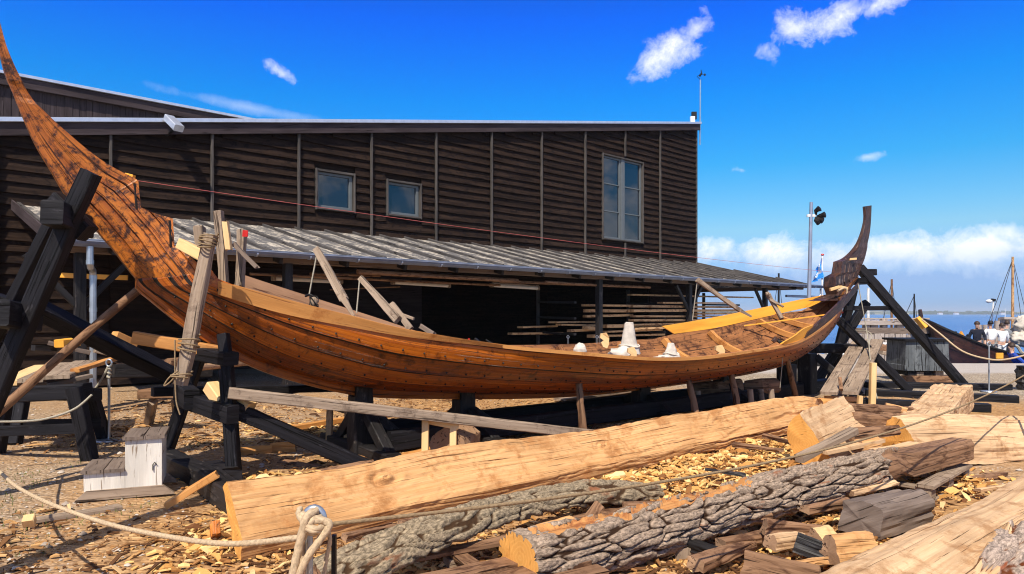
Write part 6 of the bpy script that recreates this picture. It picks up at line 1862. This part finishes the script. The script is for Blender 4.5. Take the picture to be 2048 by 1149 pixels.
# longship
ls = thing('longship', 'dark red brown longship with raised bow moored at the quay at the right edge', 'ship', at(1950, 735, 24.6))
D_ = 24.4
shr = spl([at(1846, 640, D_ + 1.2), at(1862, 646, D_ + 0.6), at(1890, 659, D_ + 0.2), at(1927, 675, D_), at(1980, 696, D_), at(2048, 713, D_), at(2140, 725, D_), at(2300, 728, D_ + 0.6)], 5)
n = len(shr); rows = []; rows2 = []
for i, p in enumerate(shr):
    k = i / (n - 1); b = 1.9 * math.sin(math.pi / 2 * min(1, k * 1.6)) ** 0.7
    zb = lerp(p.z - 0.25, -1.2, min(1, k * 6) ** 0.8)
    row = []
    for j in range(9):
        t = j / 8
        row.append(V((p.x + 0.25 * t * (1 - k) * 2, p.y + 0.55 * b * t ** 1.7 + (0.015 if j % 2 else 0), lerp(p.z, zb, t))))
    row2 = [V((q.x, 2 * (D_ + 1.3) - q.y + 0.6 * (k), q.z)) for q in row]
    rows.append(row + row2[::-1])
mb = MB(); mb.grid(rows, closed=False, flip=True); mb.grid(rows, closed=False)
M['shiphull'] = wood('tarred_ship_hull', (0.045, 0.016, 0.013), (0.085, 0.032, 0.024), (0.008, 0.004, 0.004), 0.4, 0.45, 0.5, stain=(0.02, 0.010, 0.010), sa=0.55, gx=0.3, gy=6)
obj('hull', mb, M['shiphull'], ls)
mb = MB(); mb.tube([p + V((0, -0.01, 0.02)) for p in shr], 0.045, n=6); obj('sheer_rail', mb, M['iron'], ls)
mb = MB(); mb.tube([p + V((0, 0.16, 0.0)) for p in shr[14:]], 0.07, n=6); obj('blue_strake', mb, M['bluep'], ls)
mb = MB(); mb.prism([at(1838, 668, D_ + 1.2), at(1841, 640, D_ + 1.2), at(1840, 620, D_ + 1.2), at(1843.5, 619, D_ + 1.2), at(1848, 641, D_ + 1.2), at(1870, 700, D_ + 1.2)], (0, 0.12, 0)); obj('stem_post', mb, M['shiphull'], ls)
mb = MB(); mb.beam(at(1833, 636, D_ + 0.3), at(1850, 656, D_ + 0.2), 0.12, 0.3, up=(0, 1, 0)); obj('fender_board', mb, M['orange'], ls)
for (x, y, mt) in ((1914, 668, 'iron'), (1938, 674, 'iron'), (1925, 668, 'orange'), (1990, 700, 'iron'), (2000, 703, 'iron')):
    mb = MB(); mb.prism([at(x - 5, y + 4, D_ + .3), at(x - 1, y - 5, D_ + .3), at(x + 2, y, D_ + .3), at(x + 5, y + 5, D_ + .3)], (0, 0.1, 0)); obj('oar_port', mb, M[mt], ls)
mb = MB(); mb.beam(at(1992, 712, D_ - 0.1), at(2006, 712, D_ - 0.1), 0.04, 0.2); obj('repair_block', mb, M['orange'], ls)
mb = MB(); mb.tube(spl([at(2022, 690, 23.6), at(2035, 694, 23.6), at(2044, 706, 23.6), at(2060, 706, 23.6)], 5), 0.05, n=6); obj('mooring_line', mb, M['ropeg'], None, 'pale mooring line over the ship rail at the right edge', 'rope')
# piles in the water
for (x, y, w, lb) in ((1958, 650, 10, 'grey mooring pile just behind the dark-clad person'), (1970, 650, 9, 'grey mooring pile left of the first white shirt'), (1994, 642, 10, 'grey mooring pile between the two white shirts'), (2010, 638, 16, 'broad grey mooring pile under the far beam'), (1866, 651, 9, 'pale pile head poking above the longship bow, left'), (1877, 651, 9, 'pale pile head poking above the longship bow, right')):
    d = 30.5; p = at(x, y, d); mb = MB(); mb.tube([V((p.x, d, -2.5)), V((p.x, d, p.z))], w / 2 * d / F, n=10, rough=0.08); obj('mooring_pile', mb, M['pier'], None, lb, 'pile', 'mooring piles')
bobj('pile_beam', M['pier'], at(2004, 637, 30.4), at(2060, 637, 30.4), 0.3, 0.10, None, 'grey walkway beam across the far mooring piles', 'beam')

# boats with masts
def sailer(label, x, y0, y1, d, r, mt, stays, group='moored boats with masts'):
    b = at(x, y1, d); th = thing('sailing_boat', label, 'boat', V((b.x, d, -1)), group)
    t = at(x + 0.5, y0, d)
    mb = MB(); mb.tube([V((b.x, d, -0.7)), V((t.x, d, t.z))], r, n=8, r2=r * 0.7); obj('mast', mb, M[mt], th, sm=True)
    if stays:
        mb = MB()
        for sx_ in stays: mb.tube([V((t.x, d, t.z - 0.1)), V((b.x + sx_ * (t.z + 1) * 0.28, d + 0.3, -0.3))], 0.014 if d < 40 else 0.02, n=4)
        obj('rigging', mb, M['rigging'], th)
    mb = MB(); L = 2.6; rows = []
    for i in range(9):
        k = i / 8; bb = 0.7 * math.sin(math.pi * (0.05 + 0.9 * k)) ** 0.7; zt = -0.35 + 0.5 * (2 * k - 1) ** 2
        x_ = b.x - L + 2 * L * k
        rows.append([V((x_, d - bb, zt)), V((x_, d - bb * 0.6, -1.2)), V((x_, d + bb * 0.6, -1.2)), V((x_, d + bb, zt))])
    mb.grid(rows, closed=True, cap=True, flip=True); obj('hull', mb, M['greyd'], th)


sailer('moored boat with brown pole mast, seen through the stern trestle', 1783, 559, 705, 29.5, 0.06, 'brown', (-.5, .55))
sailer('moored boat with thin pale mast left of the brown pole mast', 1768, 600, 690, 34, 0.035, 'steel', ())
sailer('moored boat with short dark mast and forestay above the longship bow', 1828, 588, 650, 42, 0.06, 'iron', (-1.1, .5))
sailer('moored boat with tall pale mast and many stays at the right edge', 2025, 514, 690, 31, 0.07, 'lumber', (-1.0, -.7, 0.6, 0.9))
sailer('moored boat whose dark mast top shows above the lean-to corner', 1557, 547, 640, 46, 0.09, 'iron', (-.35, .4))
sailer('moored boat with white painted mast beside the ramp', 1736, 576, 690, 28.5, 0.075, 'whiteboat', ())
sailer('tiny distant yacht far out on the water', 2010, 618, 634, 260, 0.12, 'whiteboat', ())
# small lamp with white dish
d = 33.0
th = thing('quay_lamp', 'small white dish lamp on a thin pole left of the tall pale mast', 'lamp', at(1984, 690, d))
mb = MB(); mb.tube([at(1980, 690, d), at(1987, 602, d)], 0.035, n=6); obj('pole', mb, M['whiteboat'], th)
mb = MB(); mb.blob(at(1978, 603, d), 0.15, 0.12, 0.09, 10, 6); obj('dish', mb, M['whiteboat'], th)
mb = MB(); mb.beam(at(1983, 600, d), at(1990, 601, d), 0.12, 0.12); obj('lamp_head', mb, M['iron'], th)
# sail bundle at the right edge
mb = MB(); c = at(2046, 655, 26)
mb.blob(c + V((0.05, 0, 0)), 0.36, 0.3, 0.42, 26, 18, 0.5, 3.2)
mb.blob(c + V((-0.05, -0.1, -0.4)), 0.42, 0.3, 0.3, 26, 18, 0.55, 3.6)
obj('sail_bundle', mb, M['cloth'], None, 'bulging white sail bundle at the right edge of the quay', 'sail', sm=True)
mb = MB(); g = gp(2052, 779); mb.tube([g + V((0, 0, k * 0.055)) for k in range(10)], [0.16 + 0.02 * (k % 2) + 0.012 * nz(k * 3) for k in range(10)], n=12, rough=0.3)
obj('stump', mb, M['blackw'], None, 'dark jagged wooden stump at the right edge on the gravel', 'stump')

# ---------------------------------------------------------------- people
def person(label, base, fac, sc, top, legs, hair, pose, group='people on the jetty'):
    """one skinned body; clothing shells and hair as children. fac = heading angle"""
    th = thing('person', label, 'person', base, group)
    c_, s_ = math.cos(fac), math.sin(fac)

    def P(x, y, z): return V((x * c_ - y * s_, x * s_ + y * c_, z)) * sc

    def skin(name, verts, edges, mat, sub=1):
        me = bpy.data.meshes.new(name)
        me.from_pydata([P(*v[:3])[:] for v in verts], edges, [])
        me.materials.append(mat)
        o = bpy.data.objects.new(name, me); col.objects.link(o); o.parent = th; ORG[o.name] = ORG[th.name]
        md = o.modifiers.new('skin', 'SKIN')
        if not me.skin_vertices: 
            me.attributes.new('skin', 'FLOAT', 'POINT') if False else None
        for i, v in enumerate(verts):
            sv = me.skin_vertices[0].data[i]; sv.radius = (v[3] * sc, v[4] * sc if len(v) > 4 else v[3] * sc); sv.use_root = (i == 0)
        sd = o.modifiers.new('sub', 'SUBSURF'); sd.levels = sub; sd.render_levels = sub
        return o

    hx, lean = pose.get('hip', (0, 0.0)), pose.get('lean', 0.0)
    sh = 1.42; hip = 0.92
    if pose.get('sit'):
        hip = 0.5; sh = 1.0
    ly = lean
    kn = [(-0.10, 0.02, 0.48), (0.10, 0.02, 0.48)] if not pose.get('sit') else [(-0.12, 0.42, 0.5), (0.12, 0.42, 0.5)]
    ft = [(-0.11, 0.0, 0.06), (0.11, 0.0, 0.06)] if not pose.get('sit') else [(-0.12, 0.45, 0.06), (0.12, 0.45, 0.06)]
    el = pose.get('elbow', [(-0.27, 0.02, sh - 0.29), (0.27, 0.02, sh - 0.29)])
    hd = pose.get('hand', [(-0.27, 0.16, sh - 0.50), (0.27, 0.16, sh - 0.50)])
    body = [(0, 0, hip, .13, .10), (0, ly * .4, hip + .22, .12, .09), (0, ly * .8, sh - .08, .15, .10), (0, ly, sh + .03, .06), (0, ly + .02, sh + .11, .055), (0, ly + .03, sh + .19, .085, .10), (0, ly + .03, sh + .28, .075, .09),
            (-.17, ly, sh - .03, .06), (.17, ly, sh - .03, .06)] + [(*el[0], .042), (*el[1], .042), (*hd[0], .034), (*hd[1], .034)]
    ed = [(0, 1), (1, 2), (2, 3), (3, 4), (4, 5), (5, 6), (2, 7), (2, 8), (7, 9), (8, 10), (9, 11), (10, 12)]
    b0 = len(body)
    body += [(-.09, 0, hip - .06, .085), (.09, 0, hip - .06, .085), (*kn[0], .062), (*kn[1], .062), (*ft[0], .04), (*ft[1], .04), (ft[0][0], ft[0][1] + .14, .035, .035), (ft[1][0], ft[1][1] + .14, .035, .035)]
    ed += [(0, b0), (0, b0 + 1), (b0, b0 + 2), (b0 + 1, b0 + 3), (b0 + 2, b0 + 4), (b0 + 3, b0 + 5), (b0 + 4, b0 + 6), (b0 + 5, b0 + 7)]
    # fingers at each hand
    for h in (0, 1):
        hi = 11 + h; x, y, z = hd[h]; ex, ey, ez = el[h]
        dv = V((x - ex, y - ey, z - ez)).normalized()
        for f in range(4):
            body.append((x + dv.x * (.10 + .012 * (f % 3)) + (f - 1.5) * .017, y + dv.y * .11, z + dv.z * .11, .009)); ed.append((hi, len(body) - 1))
        body.append((x + dv.x * .05 + (.035 if h == 0 else -.035), y + dv.y * .06 + .02, z + dv.z * .05, .010)); ed.append((hi, len(body) - 1))
    skin('body', body, ed, M['skin'])
    shirt = [(0, 0, hip - .02, .165, .13), (0, ly * .4, hip + .22, .15, .115), (0, ly * .8, sh - .08, .175, .125), (0, ly, sh + .0, .09), (-.18, ly, sh - .03, .078), (.18, ly, sh - .03, .078),
             tuple(V(el[0])) + (.06,), tuple(V(el[1])) + (.06,), tuple(V(el[0]).lerp(V(hd[0]), .75)) + (.05,), tuple(V(el[1]).lerp(V(hd[1]), .75)) + (.05,)]
    skin('shirt', shirt, [(0, 1), (1, 2), (2, 3), (2, 4), (2, 5), (4, 6), (5, 7), (6, 8), (7, 9)], top)
    skin('trousers', [(0, 0, hip + .02, .16, .125), (-.09, 0, hip - .08, .105), (.09, 0, hip - .08, .105), (*kn[0], .078), (*kn[1], .078), (kn[0][0] * .4 + ft[0][0] * .6, lerp(kn[0][1], ft[0][1], .8), lerp(kn[0][2], ft[0][2], .8), .06), (kn[1][0] * .4 + ft[1][0] * .6, lerp(kn[1][1], ft[1][1], .8), lerp(kn[1][2], ft[1][2], .8), .06)],
         [(0, 1), (0, 2), (1, 3), (2, 4), (3, 5), (4, 6)], legs)
    mb = MB(); og = ORG[th.name]
    mb.blob(og + P(0, ly - .0, sh + .25), .105 * sc, .115 * sc, .12 * sc, 12, 8, 0.15, 3, flat=-.03 * sc); obj('hair', mb, hair, th, sm=True)
    return th


JZ = -0.42
def jet(x, d=28.0): return V((at(x, 0, d).x, d, JZ))


mb = MB(); mb.beam(V((15.5, 28.3, JZ - 0.1)), V((32, 28.3, JZ - 0.1)), 2.6, 0.18, ch=0.01); obj('jetty', mb, M['pier'], None, 'low grey jetty deck behind the longship where the people stand', 'jetty')
person('person in dark navy clothes seen from the side on the jetty', jet(1954, 27.7), 2.6, 0.97, M['navy'], M['shorts'], M['hair'], {'lean': 0.05})
person('person in white shirt and strapped harness, back turned, beside the piles', jet(1981, 27.9), 0.1, 0.98, M['shirt'], M['shorts'], M['iron'], {'elbow': [(-.30, .02, 1.16), (.30, .02, 1.16)], 'hand': [(-.2, .2, 1.05), (.2, .2, 1.05)]})
person('person in white shirt and white trousers, back turned, right of the harness wearer', jet(2003, 27.8), -0.15, 0.93, M['shirt'], M['shirt'], M['hair'], {'lean': -0.03})
person('person in grey patterned top at the back of the jetty group', jet(2014, 28.9), 0.3, 0.98, M['shorts'], M['navy'], M['hair'], {})
person('person in blue jacket with curly brown hair bending at the right edge', V((at(2043, 0, 23.2).x, 23.2, -0.72)), 1.3, 1.0, M['blue'], M['navy'], M['hair'], {'sit': True, 'lean': 0.28})

# ---------------------------------------------------------------- chips, pebbles, grass
def dens(x, y):
    """how thick the chips lie"""
    k = smooth(-3.2, -0.9, x + 0.9 * nz(x * 0.6, y * 0.6)) * smooth(13.8, 11.2, y) * 0.85
    k = max(k, smooth(7.6, 8.8, y) * smooth(14, 12.4, y) * smooth(-8, -5.5, x) * 0.75)
    k = max(k, smooth(6.6, 4.6, y + 0.8 * nz(x * 0.9, y * 0.9, 5)) * (0.30 + 0.6 * smooth(-2.2, -0.8, x)))
    return k * (0.45 + 0.75 * smooth(-0.25, 0.3, nz(x * 1.1, y * 1.1, 8)))


mb = MB(); n = 0; mb.m = 1
rng = random.Random(11)
PILES = [(2.3, 7.3, 1.5, 0.55, 0.09, 1000), (1.6, 6.6, 1.2, 0.5, 0.09, 800), (3.3, 8.3, 1.2, 0.5, 0.08, 600), (-2.2, 9.6, 1.8, 1.0, 0.03, 500), (-0.9, 4.0, 0.5, 0.4, 0.05, 300), (1.9, 6.1, 1.5, 0.7, 0.13, 900), (1.2, 5.6, 1.0, 0.5, 0.10, 500), (2.3, 4.5, 0.9, 0.5, 0.10, 500), (3.9, 6.6, 0.8, 0.6, 0.08, 350), (-0.5, 4.3, 0.7, 0.5, 0.07, 400), (0.6, 4.9, 0.8, 0.4, 0.08, 350), (-1.6, 6.6, 1.4, 0.5, 0.05, 350), (-1.9, 5.0, 0.5, 0.9, 0.05, 350), (6.2, 12.3, 1.0, 0.4, 0.04, 150)]


def chip(x, y, z, L, w, yaw, p, r):
    ux = V((math.cos(yaw), math.sin(yaw), p)); uy = V((-math.sin(yaw), math.cos(yaw), r))
    th = rng.uniform(0.004, 0.012); c = V((x, y, z)); up = V((0, 0, th)); bow = V((0, 0, rng.uniform(0, 0.02) * L / 0.1))
    t0, t1 = rng.uniform(0.2, 1), rng.uniform(0.2, 1)
    P = [c - ux * L / 2 - uy * w / 2 * t0, c - uy * w / 2 + bow, c + ux * L / 2 - uy * w / 2 * t1, c + ux * L / 2 + uy * w / 2 * t1, c + uy * w / 2 + bow, c - ux * L / 2 + uy * w / 2 * t0]
    base = len(mb.v)
    for q in P: mb.add(q)
    for q in P: mb.add(q + up)
    u = (rng.randint(0, 900) + 0.1, rng.randint(0, 900) + 0.1)
    def uvs(k): return [(u[0] + 0.8 * (i / k), u[1] + 0.4 * (i % 2)) for i in range(k)]
    mb.face([base + 6, base + 7, base + 10, base + 11], uvs(4)); mb.face([base + 7, base + 8, base + 9, base + 10], uvs(4))
    for i in range(6):
        j = (i + 1) % 6
        mb.face([base + i, base + j, base + 6 + j, base + 6 + i], uvs(4))


while n < 30000:
    y = 3.0 + 10.5 * rng.random() ** 1.5; x = rng.uniform(-0.80, 0.62) * y
    if x > 9 or rng.random() > dens(x, y): continue
    q = rng.random(); L = rng.uniform(0.010, 0.036) if q < 0.70 else rng.uniform(0.036, 0.08) if q < 0.93 else rng.uniform(0.08, 0.24)
    chip(x, y, gz(x, y) + rng.uniform(0.0, 0.015), L, L * (rng.uniform(0.15, 0.5) if L < 0.06 else rng.uniform(0.07, 0.26)), rng.gauss(0.35, 0.7), rng.uniform(-.2, .2), rng.uniform(-.35, .35)); n += 1
mb.m = 0
for (cx, cy, rx, ry, h, k) in PILES:
    for _ in range(int(k * 1.8)):
        a, b = rng.gauss(0, 0.5), rng.gauss(0, 0.5)
        x, y = cx + a * rx, cy + b * ry
        L = rng.uniform(0.015, 0.055) if rng.random() < 0.65 else rng.uniform(0.055, 0.15)
        chip(x, y, gz(x, y) + h * math.exp(-(a * a + b * b) * 1.5) * rng.uniform(0.3, 1.1), L, L * rng.uniform(0.2, 0.5), rng.gauss(0.4, 0.8), rng.uniform(-.4, .4), rng.uniform(-.5, .5))
obj('wood_chips', mb, [M['chip'], M['chipold']], None, kind='stuff', label='scattered oak chips and shavings covering the yard between the timbers', cat='wood chips')
for (cx, cy, rx, ry, h, k) in PILES[:6]:
    pass
mb = MB(); n = 0
while n < 5200:
    y = 4.0 + 15 * rng.random() ** 1.4; x = rng.uniform(-0.8, 0.8) * y
    if rng.random() < dens(x, y) * 1.05: continue
    r = rng.uniform(0.006, 0.016) if rng.random() < 0.93 else rng.uniform(0.016, 0.034)
    c = V((x, y, gz(x, y) + r * 0.2)); base = len(mb.v); yaw = rng.uniform(0, 6.28)
    for k in range(5):
        a = yaw + k * 1.2566; mb.add(c + V((math.cos(a) * r * rng.uniform(.8, 1.3), math.sin(a) * r * rng.uniform(.8, 1.3), rng.uniform(-.1, .15) * r)))
    t_ = mb.add(c + V((rng.uniform(-.2, .2) * r, rng.uniform(-.2, .2) * r, r * rng.uniform(.45, .8))))
    u = (rng.randint(0, 900) + 0.5, rng.randint(0, 900) + 0.5)
    for k in range(5): mb.face((base + k, base + (k + 1) % 5, t_), [u, u, u])
    n += 1
obj('pebbles', mb, M['stone'], None, kind='stuff', label='pale pebbles strewn over the gravel', cat='pebbles', sm=True)
t = NT('grass_blades', 0.8, 0.2); t.col((0.11, 0.14, 0.03)); M['grass'] = t.m
mb = MB()
for (px, py, k) in ((30, 950, 60), (60, 970, 60), (20, 1000, 50), (110, 1040, 60), (60, 1030, 60), (250, 1010, 45), (30, 1090, 60), (150, 930, 30), (190, 1030, 30)):
    g = gp(px, py)
    for _ in range(k):
        x, y = g.x + rng.gauss(0, 0.14), g.y + rng.gauss(0, 0.14); h = rng.uniform(0.015, 0.05); a = rng.uniform(0, 6.28); w = 0.004
        b = V((x, y, gz(x, y) - 0.004)); d = V((math.cos(a), math.sin(a), 0))
        mb.poly([b - d * w, b + d * w, b + V((rng.uniform(-.5, .5) * h, rng.uniform(-.5, .5) * h, h))], [(0, 0)] * 3)
obj('grass', mb, M['grass'], None, kind='stuff', label='sparse short grass tufts in the gravel', cat='grass')
